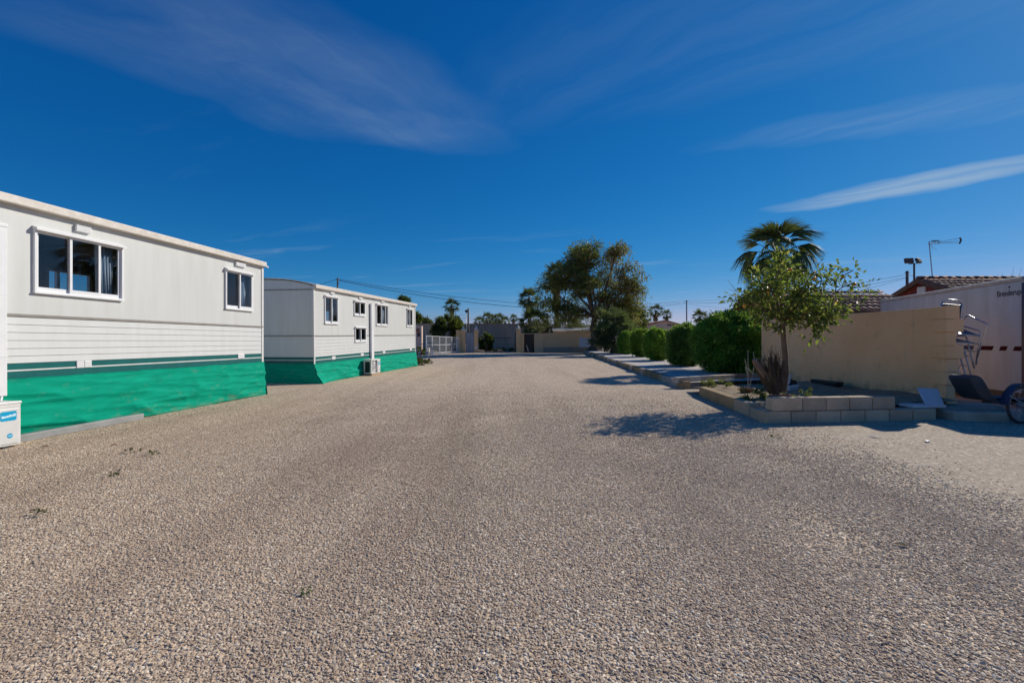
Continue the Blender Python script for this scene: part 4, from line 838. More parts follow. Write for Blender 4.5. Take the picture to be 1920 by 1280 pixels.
# big tree by the far wall
def grow(m, p, d, L, r, depth, rr, tips, bend=.25, up=.12, kids=(2, 3), n=5, shrink=.72):
    pts = [p]; rad = [r]; q = p.copy(); dd = d.copy()
    for i in range(4): dd = (dd + Vector((rr.gauss(0, bend), rr.gauss(0, bend), rr.gauss(0, bend) * .7 + up * .3))).normalized(); q = q + dd * L / 4; pts.append(q.copy()); rad.append(r * (1 - .35 * (i + 1) / 4))
    m.tube(pts, rad, n, False)
    if depth == 0: tips.append((q, dd)); return
    if depth <= 2: tips.append((pts[2], dd))
    for k in range(rr.randint(*kids)):
        nd = (dd + Vector((rr.gauss(0, .55), rr.gauss(0, .55), rr.gauss(.1, .4)))).normalized(); grow(m, q if k == 0 else pts[rr.randint(2, 4)], nd, L * shrink * rr.uniform(.8, 1.15), rad[-1] * .75, depth - 1, rr, tips, bend, up, kids, max(4, n - 1), shrink)
def big_tree():
    Y = 44.0; b = at(1113, 652, Y); z0 = bz(Y) - .05; r = thing('large_tree', 'tall spreading tree with brownish green crown by the far wall', 'tree', (b.x, Y, z0)); rr = random.Random(4); rng = np.random.default_rng(4)
    s = Y / F; lobes = []   # px offsets from trunk base (x right, z up), radii in px
    for (px, py, ax, az, n, br) in ((1088, 478, 34, 30, 15, .30), (1062, 515, 30, 34, 12, .12), (1040, 540, 22, 45, 12, .12), (1105, 528, 40, 32, 13, .18), (1150, 500, 30, 40, 9, .72), (1178, 520, 28, 32, 13, .75), (1182, 560, 24, 34, 12, .72), (1150, 562, 34, 34, 14, .50), (1072, 572, 30, 24, 11, .12), (1136, 586, 26, 18, 8, .42), (1168, 588, 24, 18, 8, .62), (1098, 462, 24, 14, 8, .30), (1154, 468, 20, 14, 6, .85)):
        lobes.append((Vector(((px - 1113) * s, 0, (652 - py) * s)), ax * s, az * s, n, br))
    m = MB(); fork = Vector((.12, 0, 3.3)); m.tube([(0, 0, -.2), (.12, .05, .9), (-.05, 0, 2.1), fork], [.42, .34, .29, .27], 12, False)
    for k in range(6): a = k * 1.05; m.tube([(.25 * math.cos(a), .25 * math.sin(a), .35), (.75 * math.cos(a), .6 * math.sin(a), -.12)], [.16, .06], 6)
    trunk = m.build('trunk', 'bark', r, True)
    mm = MB(); P = []; D = []; T = []
    G = np.array([[.036, .056, .018], [.06, .085, .024], [.10, .125, .032], [.16, .175, .045]]); B = np.array([[.09, .06, .028], [.16, .10, .042], [.23, .15, .06], [.11, .10, .045]])
    for (c, ax, az, n, br) in lobes:
        c = c + Vector((0, rr.uniform(-1.2, 1.2), 0)); mid = fork.lerp(c, .55) + Vector((rr.uniform(-.3, .3), rr.uniform(-.4, .4), -.35)); mm.tube([fork + Vector((0, 0, -.1)), fork.lerp(mid, .5) + Vector((rr.uniform(-.2, .2), rr.uniform(-.2, .2), .1)), mid, c], [.17, .13, .09, .04], 6, False)
        for k in range(n):
            dv = Vector((rr.gauss(0, 1), rr.gauss(0, 1), rr.gauss(0, 1))).normalized() * rr.uniform(.45, 1.0); cc = c + Vector((dv.x * ax, dv.y * ax * 1.1, dv.z * az)); mm.tube([mid.lerp(c, rr.uniform(.3, 1)), (mid + cc) / 2 + Vector((rr.uniform(-.3, .3), rr.uniform(-.3, .3), .2)), cc], [.05, .035, .012], 4, False)
            bb = rr.uniform(-.15, .25) + br + .12; cnt = int(rr.uniform(180, 330) * (0.55 if br > .7 and k % 3 == 0 else 1)); sz = rr.uniform(.28, .52); ton = rr.uniform(.65, 1.45)
            pp = rng.normal(size=(cnt, 3)) * np.array([sz, sz, sz * .55]); pp[:, 2] -= .25 * (pp[:, 0] ** 2 + pp[:, 1] ** 2)
            P.append(pp + np.array(cc)); dd = pp / (np.linalg.norm(pp, axis=1)[:, None] + .01) + rng.normal(size=(cnt, 3)) * .6; dd[:, 2] -= .35; D.append(dd)
            isb = rng.random(cnt) < bb; col = np.where(isb[:, None], B[rng.integers(0, 4, cnt)], G[rng.integers(0, 4, cnt)]); T.append(col * ton * 1.2 * rng.uniform(.7, 1.35, (cnt, 1)))
    mm.build('limb', 'bark', r, True)
    P = np.concatenate(P); D = np.concatenate(D); T = np.concatenate(T).clip(.004, .6); n = len(P); link('crown', leafmesh('crown', P, D, .29 * rng.uniform(.6, 1.3, n), .085 * rng.uniform(.6, 1.3, n), T, 'leaf', .2, .2), r)
big_tree()
# bare grey bushes behind the far wall
for i, (px, py, y, rx, rz, lab) in enumerate(((1033, 600, 50, .9, 1.35, 'bare grey twiggy bush behind the wall, left one'), (1066, 602, 50.5, 1.1, 1.2, 'bare grey twiggy bush behind the wall, middle one'), (1094, 600, 51, .9, 1.3, 'bare grey twiggy bush behind the wall nearest the trunk'))):
    c = at(px, py, y); t = thing('bare_bush', lab, 'bush', (c.x, y, gz(y)), (0, 0, 0), 'bare bushes behind the far wall'); m = MB(); rr = random.Random(80 + i); tips = []
    for k in range(9): a = k * .7; grow(m, Vector((.1 * math.cos(a), .1 * math.sin(a), 0)), Vector((math.cos(a) * .45, math.sin(a) * .45, 1)).normalized(), 1.3 * rz, .035, 3, rr, tips, .2, .2, (2, 3), 4)
    m.build('branch', 'greybark', t); rng = np.random.default_rng(80 + i); n = 5200; k = rng.integers(0, len(tips), n); P = np.array([tips[j][0] for j in k]) + rng.normal(size=(n, 3)) * .16
    link('foliage', leafmesh('foliage', P, rng.normal(size=(n, 3)), .22 * rng.uniform(.6, 1.2, n), .07 * rng.uniform(.6, 1.2, n), palette(rng, n, [(.11, .10, .075), (.17, .15, .12), (.08, .085, .05)]), 'leaf'), t)
smalltree('dark conifer-like tree at the lower right of big tree crown', 1188, 598, 50, 1.4, 1.3, 66, DK, 4000)

# citrus tree
def citrus():
    b = Vector((5.56, 9.5, 0)); z0 = soil_z(b.x, b.y) - .03; r = thing('citrus_tree', 'small citrus tree with glossy leaves and a few oranges in planter', 'tree', (b.x, b.y, z0)); rr = random.Random(12); rng = np.random.default_rng(12)
    s = 9.5 / F
    def L(px, py, dy=0.0): return Vector(((px - 1469) * s + 0, dy, H + (640 - py) * s - z0))
    m = MB(); m.tube([(-.05, 0, -.05), L(1473, 700), L(1472, 665), L(1468, 625), L(1467, 600)], [.08, .062, .054, .05, .047], 10, False); m.build('trunk', 'redbark', r, True)
    m = MB(); tips = []
    ends = [(1400, 572, -.2), (1390, 560, .3), (1416, 530, -.4), (1440, 515, .4), (1455, 502, -.1), (1480, 486, .2), (1498, 515, -.5), (1520, 530, -.3), (1545, 560, .3), (1545, 585, -.4), (1570, 580, .1), (1430, 585, -.5), (1500, 590, -.6), (1470, 550, -.6), (1470, 540, .7), (1520, 605, -.3), (1440, 555, .6), (1535, 545, .6)]
    f0 = L(1467, 603)
    for (px, py, dy) in ends:
        e = L(px, py, dy); md = f0.lerp(e, .5) + Vector((rr.uniform(-.06, .06), rr.uniform(-.08, .08), .05)); m.tube([f0, md, e], [.03, .02, .012], 5, False); tips += [(e, (e - md).normalized()), (md.lerp(e, .55), (e - md).normalized())]
        for k in range(4):
            q = md.lerp(e, rr.uniform(.2, 1)); dv = Vector((rr.gauss(0, .5), rr.gauss(0, .5), rr.gauss(.15, .5))); q2 = q + dv.normalized() * rr.uniform(.12, .32); m.tube([q, q2], [.008, .004], 4, False); tips.append((q2, dv.normalized()))
    # long shoots to the right and one bare twig to the left
    sp_ = []
    for pts in ([(1545, 560), (1572, 540), (1580, 515), (1566, 502)], [(1572, 540), (1595, 530), (1604, 545)], [(1580, 515), (1593, 508)], [(1545, 565), (1590, 565), (1612, 552), (1625, 536)], [(1530, 545), (1535, 520)], [(1560, 548), (1562, 525), (1556, 512)]):
        q = [L(x, y, -.1) for x, y in pts]; m.tube(q, [.012, .009, .006, .004][:len(q)], 4, False)
        for a_ in q[1:]: sp_ += [(a_, Vector((.2, 0, .8)))]
    m.tube([L(1400, 572), L(1385, 545, .1), L(1368, 523, .1)], [.009, .006, .003], 4, False); m.tube([L(1385, 545, .1), L(1370, 541, .1)], [.005, .003], 4, False)
    m.tube([L(1540, 598), L(1565, 600), L(1583, 586)], [.007, .005, .003], 4, False)
    m.build('branch', 'redbark', r, True)
    P = []; D = []
    for (q, d_) in tips:
        for k in range(rr.randint(16, 34)): o = Vector((rr.gauss(0, .11), rr.gauss(0, .11), rr.gauss(0, .095))); P.append(q + o); D.append(o.normalized() * .8 + d_ * .4 + Vector((rr.gauss(0, .3), rr.gauss(0, .3), rr.gauss(-.15, .35))))
    for (q, d_) in sp_:
        for k in range(11): o = Vector((rr.gauss(0, .06), rr.gauss(0, .05), rr.gauss(0, .06))); P.append(q + o); D.append(o.normalized() + d_ * .3)
    for k in range(60): q = L(1467, 612); o = Vector((rr.gauss(0, .12), rr.gauss(0, .1), rr.gauss(0, .05))); P.append(q + o); D.append(o.normalized() + Vector((0, 0, -.2)))
    n = len(P); T = palette(rng, n, [(.07, .105, .026), (.115, .155, .035), (.21, .225, .05), (.42, .34, .095)], [.34, .34, .22, .10])
    link('foliage', leafmesh('foliage', P, D, .115 * rng.uniform(.65, 1.25, n), .056 * rng.uniform(.7, 1.2, n), T, 'glossleaf', .22, .15), r)
    ico = bmesh.new(); bmesh.ops.create_uvsphere(ico, u_segments=10, v_segments=8, radius=.036); me = bpy.data.meshes.new('orange'); ico.to_mesh(me); ico.free(); me.materials.append(MAT['orange'])
    for p in me.polygons: p.use_smooth = True
    for (px, py, dy) in ((1384, 575, -.25), (1416, 552, -.5), (1594, 534, -.12), (1571, 519, -.12), (1454, 512, -.5), (1536, 570, -.5), (1488, 530, -.65)): link('orange', me, r, L(px, py, dy))
citrus()

# ------------------------------------------------------------------ things inside the planter
def planter_bits():
    def P(px, py, y): q = at(px, py, y); return q
    # chopped palm stump: leaning cut stalk and a mass of fibre
    b = Vector((5.32, 9.15, soil_z(5.32, 9.15))); r = thing('palm_stump', 'dead chopped palm stump with brown fibre left of the citrus trunk', 'stump', b)
    s = 9.15 / F; L = lambda px, py, dy=0: Vector(((px - 1466) * s, dy, H + (640 - py) * s - b.z))
    m = MB(); pts = [L(1452, 742), L(1448, 722), L(1436, 703), L(1424, 688), L(1413, 674)]; m.tube(pts, [.05, .07, .075, .07, .045], 8); m.build('cut_stalk', 'stub', r)
    m = MB(); rr = random.Random(5)
    for k in range(16):
        q = k / 15; e = L(1420 + 46 * q + rr.uniform(-4, 4), 668 + 22 * abs(q - .55) + rr.uniform(-7, 12), rr.uniform(-.15, .15)); st = L(1450 + 10 * q, 738, rr.uniform(-.06, .06)); md = st.lerp(e, .5) + Vector((rr.uniform(-.03, .03), rr.uniform(-.05, .05), 0)); m.tube([st, md, e], [.055, .05, .018], 6)
    m.build('stalk_base', 'fibre', r)
    m = MB()
    for k in range(260):
        st = L(1440 + rr.uniform(-8, 24), rr.uniform(672, 738), rr.uniform(-.14, .12)); dv = Vector((rr.gauss(-.03, .10), rr.gauss(0, .06), rr.gauss(.09, .10))); m.tube([st, st + dv * .5 + Vector((rr.gauss(0, .01), 0, 0)), st + dv], [.005, .004, .002], 3, False)
    m.build('fibre', 'fibre', r); m = MB()
    for k in range(9): st = L(1412 + k * 5 + rr.uniform(-3, 3), 676 + rr.uniform(-4, 10), rr.uniform(-.1, .05)); m.tube([st, st + Vector((rr.uniform(-.08, .06), 0, rr.uniform(.05, .13)))], [.007, .002], 4)
    m.build('splinter', 'twig', r)
    # thin bare stems
    b = Vector((4.78, 9.4, soil_z(4.78, 9.4))); r = thing('bare_sapling', 'thin leafless pale sapling stems in front of the largest shrub', 'sapling', b); s = 9.4 / F; L = lambda px, py: Vector(((px - 1405) * s, 0, H + (640 - py) * s - b.z))
    m = MB()
    for pts in ([(1405, 728), (1405, 690), (1405, 656)], [(1405, 700), (1402, 688), (1399, 673)], [(1405, 690), (1411, 697), (1415, 700)], [(1414, 700), (1417, 680), (1415, 660)], [(1405, 705), (1400, 688)], [(1408, 724), (1413, 705), (1417, 690)]): m.tube([L(*q) for q in pts], [.007, .006, .004][:len(pts)], 4)
    m.build('stem', 'twig', r)
    def pot(label, x, y, rad, hh, mat='terracotta', tilt=0):
        r = thing('flower_pot', label, 'flower pot', (x, y, soil_z(x, y) - .03), (tilt, tilt * .5, 0), 'clay pots in the planter'); MB().lathe([(rad * .7, 0), (rad * .95, hh * .8), (rad * 1.08, hh * .8), (rad * 1.08, hh), (rad * .92, hh), (rad * .85, hh * .75), (.01, hh * .72)], 16).build('pot', mat, r, True); MB().lathe([(rad * .86, hh * .78), (.01, hh * .86)], 12).build('potting_soil', 'soil', r, True)
    pot('dark clay pot behind the corner of the block planter', 4.72, 8.35, .085, .19, 'verge'); pot('brown clay pot right against the block planter corner', 4.86, 8.25, .085, .20); pot('terracotta bowl lying below the bare sapling', 4.92, 9.75, .14, .12)
    # stones and small succulents by the trunk
    rr = random.Random(9); spots = [(5.02, 8.55, .07, 'pale stone beside the clay pots'), (5.28, 8.6, .08, 'flat pale stone in front of the stump'), (5.42, 8.75, .06, 'small stone in front of the citrus trunk'), (5.55, 8.6, .07, 'tan stone right of the stump')]
    for i, (x, y, q, lab) in enumerate(spots):
        bm = bmesh.new(); bmesh.ops.create_icosphere(bm, subdivisions=2, radius=q)
        for v in bm.verts: v.co *= 1 + .35 * mnoise.noise(v.co * 9 + Vector((i * 3, 0, 0))); v.co.z *= .65
        me = bpy.data.meshes.new('garden_stone'); bm.to_mesh(me); bm.free(); me.materials.append(MAT['kerb_a']); o = link('garden_stone', me, None, (x, y, soil_z(x, y) + .04)); tag(o, lab, 'stone', 'stones in the planter')
    SU = [(.10, .14, .06), (.16, .20, .09), (.25, .27, .15)]
    shrub('succulent', 'small pale succulent in front of the palm stump', (5.14, 8.62, soil_z(5.14, 8.6)), .12, .1, .07, 220, (.06, .4), SU, 91, stems=False, clumps=12, cat='plant'); shrub('succulent', 'small succulent right of the citrus trunk base', (5.46, 8.62, soil_z(5.46, 8.6)), .12, .1, .09, 240, (.07, .4), SU, 92, stems=False, clumps=12, cat='plant')
    shrub('grass_tuft', 'tuft of green weeds behind the sloping kerb of planter', (4.52, 8.75, soil_z(4.52, 8.75) - .05), .16, .16, .12, 420, (.13, .10), [(.06, .10, .03), (.11, .15, .05), (.18, .2, .09)], 93, stems=False, clumps=16, upward=1.4, cat='weeds')
    shrub('grass_tuft', 'dry weeds near the far end of the planter', (4.95, 11.2, soil_z(4.95, 11.2) - .04), .25, .25, .08, 420, (.12, .10), [(.12, .12, .05), (.2, .18, .1)], 94, stems=False, clumps=16, upward=1.2, cat='weeds')
    # broken white box and black tray by the wall
    c = P(1481, 712, 10.6); z = soil_z(c.x, c.y); r = thing('broken_box', 'broken white and black plastic box lying behind the citrus trunk', 'box', (c.x, c.y, z), (0, 0, .3)); MB().hexa([(-.13, 0, .15), (.06, 0, .13), (.06, .03, .13), (-.13, .03, .15)], [(-.10, .06, .36), (.10, .06, .37), (.10, .09, .37), (-.10, .09, .36)]).build('lid', 'offwhite', r, bev=.006)
    MB().hexa([(-.10, -.1, .0), (.10, -.1, .0), (.12, .1, .0), (-.10, .1, .0)], [(-.13, -.12, .10), (.13, -.14, .14), (.13, .1, .14), (-.13, .1, .10)]).build('tub', 'foam', r, bev=.008); MB().hexa([(-.02, -.02, .12), (.20, -.02, .14), (.20, .1, .14), (-.02, .1, .12)], [(.06, 0, .24), (.20, 0, .23), (.20, .1, .23), (.08, .1, .34)]).build('torn_lining', 'black', r, bev=.01)
    c = Vector((7.55, 11.25, 0)); tag(MB().hexa([(-.08, -.55, 0), (.08, -.55, 0), (.08, .35, 0), (-.08, .35, 0)], [(-.09, -.57, .10), (.09, -.57, .10), (.09, .37, .10), (-.09, .37, .10)]).build('plant_trough', 'black', None, bev=.015, loc=(c.x, c.y, soil_z(c.x, c.y) - .01)), 'black trough lying along the foot of the cream wall', 'trough')
    # folded foam board resting on the lower course
    b = Vector((6.72, 7.93, g0 + .186)); r = thing('foam_board', 'folded white foam board lying on the low block course', 'board', b, (0, 0, .10)); MB().box(.0, .62, -.14, .12, 0, .045).build('flat_panel', 'foam', r, bev=.006)
    MB().hexa([(.26, -.12, .05), (.60, -.13, .03), (.62, -.09, .03), (.28, -.08, .05)], [(.42, .18, .30), (.80, .16, .28), (.82, .20, .28), (.44, .22, .30)]).build('raised_panel', 'foam', r, bev=.006)
planter_bits()

# ------------------------------------------------------------------ stacked chairs behind the wall
def chair_meshes():
    m = MB(); r = .013
    for s in (-1, 1):
        x = s * .27
        m.tube([(x, -.37, 0), (x, -.31, .30), (x, -.262, .57), (x, -.25, .61), (x, -.225, .638), (x, -.19, .65), (x, .0, .655), (x, .16, .67), (x, .20, .655), (x, .215, .61), (x * 1.0, .30, .0)], r, 8)     # arm loop and legs
        m.tube([(x * .88, -.24, .40), (x * .88, .17, .38), (x * .86, .30, .72), (x * .72, .34, .86)], r, 8)
    m.tube([(-.194, .34, .86), (-.08, .355, .905), (.08, .355, .905), (.194, .34, .86)], r, 8); m.tube([(-.27, -.285, .25), (.27, -.285, .25)], .010, 6); m.tube([(-.24, -.24, .40), (.24, -.24, .40)], r, 6)
    fr = m.mesh('tube_frame', 'alu', True)
    m = MB()
    m.box(-.225, .225, -.22, .16, .395, .403); seat = m.mesh('seat', 'navy'); m = MB().hexa([(-.22, .19, .43), (.22, .19, .43), (.22, .196, .43), (-.22, .196, .43)], [(-.2, .325, .82), (.2, .325, .82), (.2, .331, .82), (-.2, .331, .82)]); return fr, seat, m.mesh('backrest', 'navy')
CF, CS, CB = chair_meshes()
for i, lab in enumerate(('lowest', 'second from bottom', 'third from bottom', 'fourth from bottom', 'fifth from bottom', 'topmost')):
    r = thing('stacking_chair', 'aluminium tube chair, %s of the stack behind the cream wall' % lab, 'chair', (8.60 + .018 * i, 9.42 - .03 * i, .18 + .20 * i), (R(-4) if i < 4 else R(16 + 8 * (i - 4)), R(1.5) * (i - 2), R(4) + jit(.04)), 'stacked aluminium chairs')
    link('tube_frame', CF, r); link('seat', CS, r); link('backrest', CB, r)

# ------------------------------------------------------------------ horse trailer and cart
def horse_trailer():
    far = Vector((11.2, 14.1, 0)); near = Vector((9.84, 8.88, 0)); d = (near - far); L = d.length; d.normalize(); ang = math.atan2(d.y, d.x)   # local x runs far -> near, local -y ... right-hand side towards the yard
    r = thing('horse_trailer', 'grey boxy horse trailer with maroon dashes behind the cream wall', 'trailer', (far.x, far.y, gz(10)), (0, 0, ang)); Wd = 1.75; zt = 2.545; zb = .24
    # yard side is local -y (clockwise normal)
    prof = lambda inset: [(0, 0)]
    m = MB(); m.box(0, L, 0, Wd, zb, zt - .07); m.build('body', 'boxgrey', r, bev=.03, seg=3)
    m = MB()
    pts = [(-.012, zt - .075), (-.012, zt - .02), (.03, zt + .01), (.25, zt + .05), (Wd / 2, zt + .09), (Wd - .25, zt + .05), (Wd + .012, zt - .02), (Wd + .012, zt - .075)]
    n = len(pts); m.v = [(-.012, y, z) for y, z in pts] + [(L - .12, y, z) for y, z in pts] + [(L + .012, y, z - (.10 if z > zt - .05 else 0)) for y, z in pts]
    for k in (0, n):
        for i in range(n): j = (i + 1) % n; m.f.append((k + i, k + j, k + n + j, k + n + i))
    m.f.append(tuple(reversed(range(n)))); m.f.append(tuple(range(2 * n, 3 * n))); m.build('roof', 'boxtop', r)
    def tx(px, z):   # along-side position for a photo column
        u = (px - 960) / F; return (u * far.y - far.x) / (d.x - u * d.y)
    for (a, b, mt) in ((1805, 1827, 'navy'), (1834, 1864, 'maroon'), (1873, 1890, 'maroon'), (1899, 1919, 'maroon')):
        x0, x1 = tx(a, 0), tx(b, 0); h0, h1 = 1.105, 1.195; s_ = .055
        MB().hexa([(x0, -.003, h0), (x1 - s_, -.003, h0), (x1 - s_, .004, h0), (x0, .004, h0)], [(x0 + s_, -.003, h1), (x1, -.003, h1), (x1, .004, h1), (x0 + s_, .004, h1)]).build('stripe_dash', mt, r)
    MB().box(L - .10, L + .004, -.006, .02, zb, zt - .12).build('corner_post', 'navy', r); MB().box(0, .05, -.008, .02, zb, zt - .08).build('corner_post', 'boxtop', r)
    MB().box(.02, L, -.008, .01, zb - .06, zb + .05).build('side_rail', 'darkgrey', r)
    # lettering
    cu = bpy.data.curves.new('lettering', 'FONT'); cu.body = 'Brenderup'; cu.size = 1.0; cu.extrude = .004; cu.offset = .012; to = bpy.data.objects.new('lettering', cu); COL.objects.link(to); bpy.context.view_layer.update()
    me = bpy.data.meshes.new_from_object(to.evaluated_get(bpy.context.evaluated_depsgraph_get())); bpy.data.objects.remove(to); me.name = 'lettering'; me.materials.clear(); me.materials.append(MAT['ink'])
    xs = [v.co.x for v in me.vertices]; x0, x1 = tx(1870, 0), tx(1915, 0); sc = (x1 - x0) / (max(xs) - min(xs)); hgt = .125
    for v in me.vertices: co = v.co.copy(); v.co = Vector((x0 + (co.x - min(xs)) * sc, -.003 - co.z * .3, 2.205 + co.y * hgt / .75))
    link('lettering', me, r); ex = tx(1893, 0); MB().face([(ex + .028 * math.cos(a * .5236), -.004, 2.375 + .022 * math.sin(a * .5236)) for a in range(12)]).build('emblem', 'ink', r)
    # underside wheels
    for x in (L * .42, L * .66):
        m = MB(); m.lathe([(.20, -.09), (.30, -.09), (.32, -.06), (.32, .06), (.30, .09), (.20, .09)], 24); m.xf(Matrix.Translation((x, .15, .32)) @ Matrix.Rotation(R(90), 4, 'X')); w = m.build('wheel', 'rubber', r, True); m = MB(); m.lathe([(.02, -.06), (.19, -.05), (.2, .05), (.02, .06)], 16); m.xf(Matrix.Translation((x, .15, .32)) @ Matrix.Rotation(R(90), 4, 'X')); m.build('rim', 'offwhite', w, True)
horse_trailer()
def cart():
    c = Vector((8.06, 7.35, gz(7.2))); r = thing('horse_cart', 'small cart with spoked wheel and blue mudguard at right edge', 'cart', c)
    ra = .30; M_ = Matrix.Translation((0, 0, ra + .0)) @ Matrix.Rotation(R(12), 4, 'Z')
    def circ(rad, y=0, a0=0, a1=360, n=36): return [M_ @ Vector((rad * math.cos(R(a0 + (a1 - a0) * i / n)), y, rad * math.sin(R(a0 + (a1 - a0) * i / n)))) for i in range(n + 1)]
    for k, (yy) in enumerate((0.0,)):
        w = MB().tube(circ(ra - .022), .024, 8, False).build('wheel', 'rubber', r, True); MB().tube(circ(ra - .055), .012, 6, False).build('rim', 'midgrey', w, True); m = MB()
        for i in range(20): a = R(i * 18); a2 = a + R(25 if i % 2 else -25); m.tube([M_ @ Vector((.03 * math.cos(a2), .03 * (1 if i % 2 else -1), .03 * math.sin(a2))), M_ @ Vector(((ra - .06) * math.cos(a), 0, (ra - .06) * math.sin(a)))], .003, 4)
        m.build('spoke', 'midgrey', w); m = MB(); m.lathe([(.02, -.05), (.035, -.045), (.035, .045), (.02, .05)], 10); m.xf(M_ @ Matrix.Rotation(R(90), 4, 'X')); m.build('hub', 'midgrey', w, True)
    pts_o, pts_i = circ(ra + .035, -.055, 25, 178, 20), circ(ra + .035, .055, 25, 178, 20); m = MB()
    for i in range(20): m.face([pts_o[i], pts_o[i + 1], pts_i[i + 1], pts_i[i]])
    o = m.build('mudguard', 'navy', r, True); s_ = o.modifiers.new('t', 'SOLIDIFY'); s_.thickness = .006
    MB().tube([M_ @ Vector((-.33, -.06, .16)), M_ @ Vector((-.1, -.06, .05)), M_ @ Vector((.0, -.06, 0))], .008, 6).build('stay', 'midgrey', r, True)
    # dark moulded footboard and shaft towards the wall end
    m = MB(); prof = [(-.97, .70), (-.93, .735), (-.86, .75), (-.80, .735), (-.75, .70), (-.70, .63), (-.64, .52), (-.58, .41), (-.52, .36), (-.50, .335), (-.60, .325), (-.70, .335), (-.77, .37), (-.84, .46), (-.91, .58)]
    m.prism([(x, z) for x, z in prof][::-1], -.10, .28); m.xf(Matrix.Translation((.42, .55, 0)) @ Matrix.Rotation(R(90), 4, 'X')); m.build('footboard', 'fender', r, bev=.015, seg=3)
    MB().tube([(-.22, .5, .37), (-.05, .5, .36), (.25, .45, .34)], .045, 8).build('shaft', 'navy', r, True); MB().tube([(-.2, .4, .30), (.3, .38, .28)], .02, 8).build('axle_bar', 'darkgrey', r, True)
    MB().box(.22, .95, .02, .55, .30, .36).build('deck', 'black', r, bev=.01)
cart()

# ------------------------------------------------------------------ houses with clay tiles at right
def tile_mesh():
    m = MB(); n = 6; L, rad = .40, .105
    for k, x in ((0, 0.0), (1, L)):
        q = rad * (1.0 if k == 0 else .86)
        for i in range(n + 1): a = math.pi * i / n; m.v.append((x, q * math.cos(a), .06 * 1.1 * math.sin(a) + (.0 if k == 0 else .0)))
    for i in range(n): m.f.append((i, i + 1, n + 2 + i, n + 1 + i)[::-1])
    m.f.append(tuple(range(n + 1))); m.f.append(tuple(reversed(range(n + 1, 2 * n + 2)))); m.f.append((0, n + 1, 2 * n + 1, n)); return m.mesh('roof_tile', 'tile', True)
TILE = tile_mesh()
def tile_roof(root, x0, x1, ye, ze, yr, zr, rows_max=8, colw=.21):
    # slope rising from the eave (ye, ze) to the ridge (yr, zr), tiles run up the slope
    sl = math.hypot(yr - ye, zr - ze); el = math.atan2(zr - ze, yr - ye); nr = int(sl / .33); nc = int((x1 - x0) / colw)
    slab = MB().hexa([(x0, ye, ze - .08), (x1, ye, ze - .08), (x1, yr, zr - .08), (x0, yr, zr - .08)], [(x0, ye, ze), (x1, ye, ze), (x1, yr, zr), (x0, yr, zr)]).build('roof', 'verge', root)
    R3 = Matrix.Rotation(R(90), 3, 'Z') @ Matrix.Rotation(-el, 3, 'Y')
    for j in range(nr):
        for i in range(nc):
            f = j * .33 / sl; p = Vector((x0 + colw * (i + .5) + jit(.008), ye + (yr - ye) * f, ze + (zr - ze) * f + .012 + .02)); o = link('roof_tile', TILE, slab, p); o.rotation_euler = (R3 @ Matrix.Rotation(R(3) + jit(.03), 3, 'Y') @ Matrix.Rotation(jit(.03), 3, 'Z')).to_euler()
    for i in range(int((x1 - x0) / .36)):
        o = link('ridge_tile', TILE, slab, (x0 + .36 * i + .02, yr, zr + .03)); o.rotation_euler = (jit(.04), jit(.03) - .02, jit(.04)); o.scale = (1, 1.25, 1.3)
    return slab
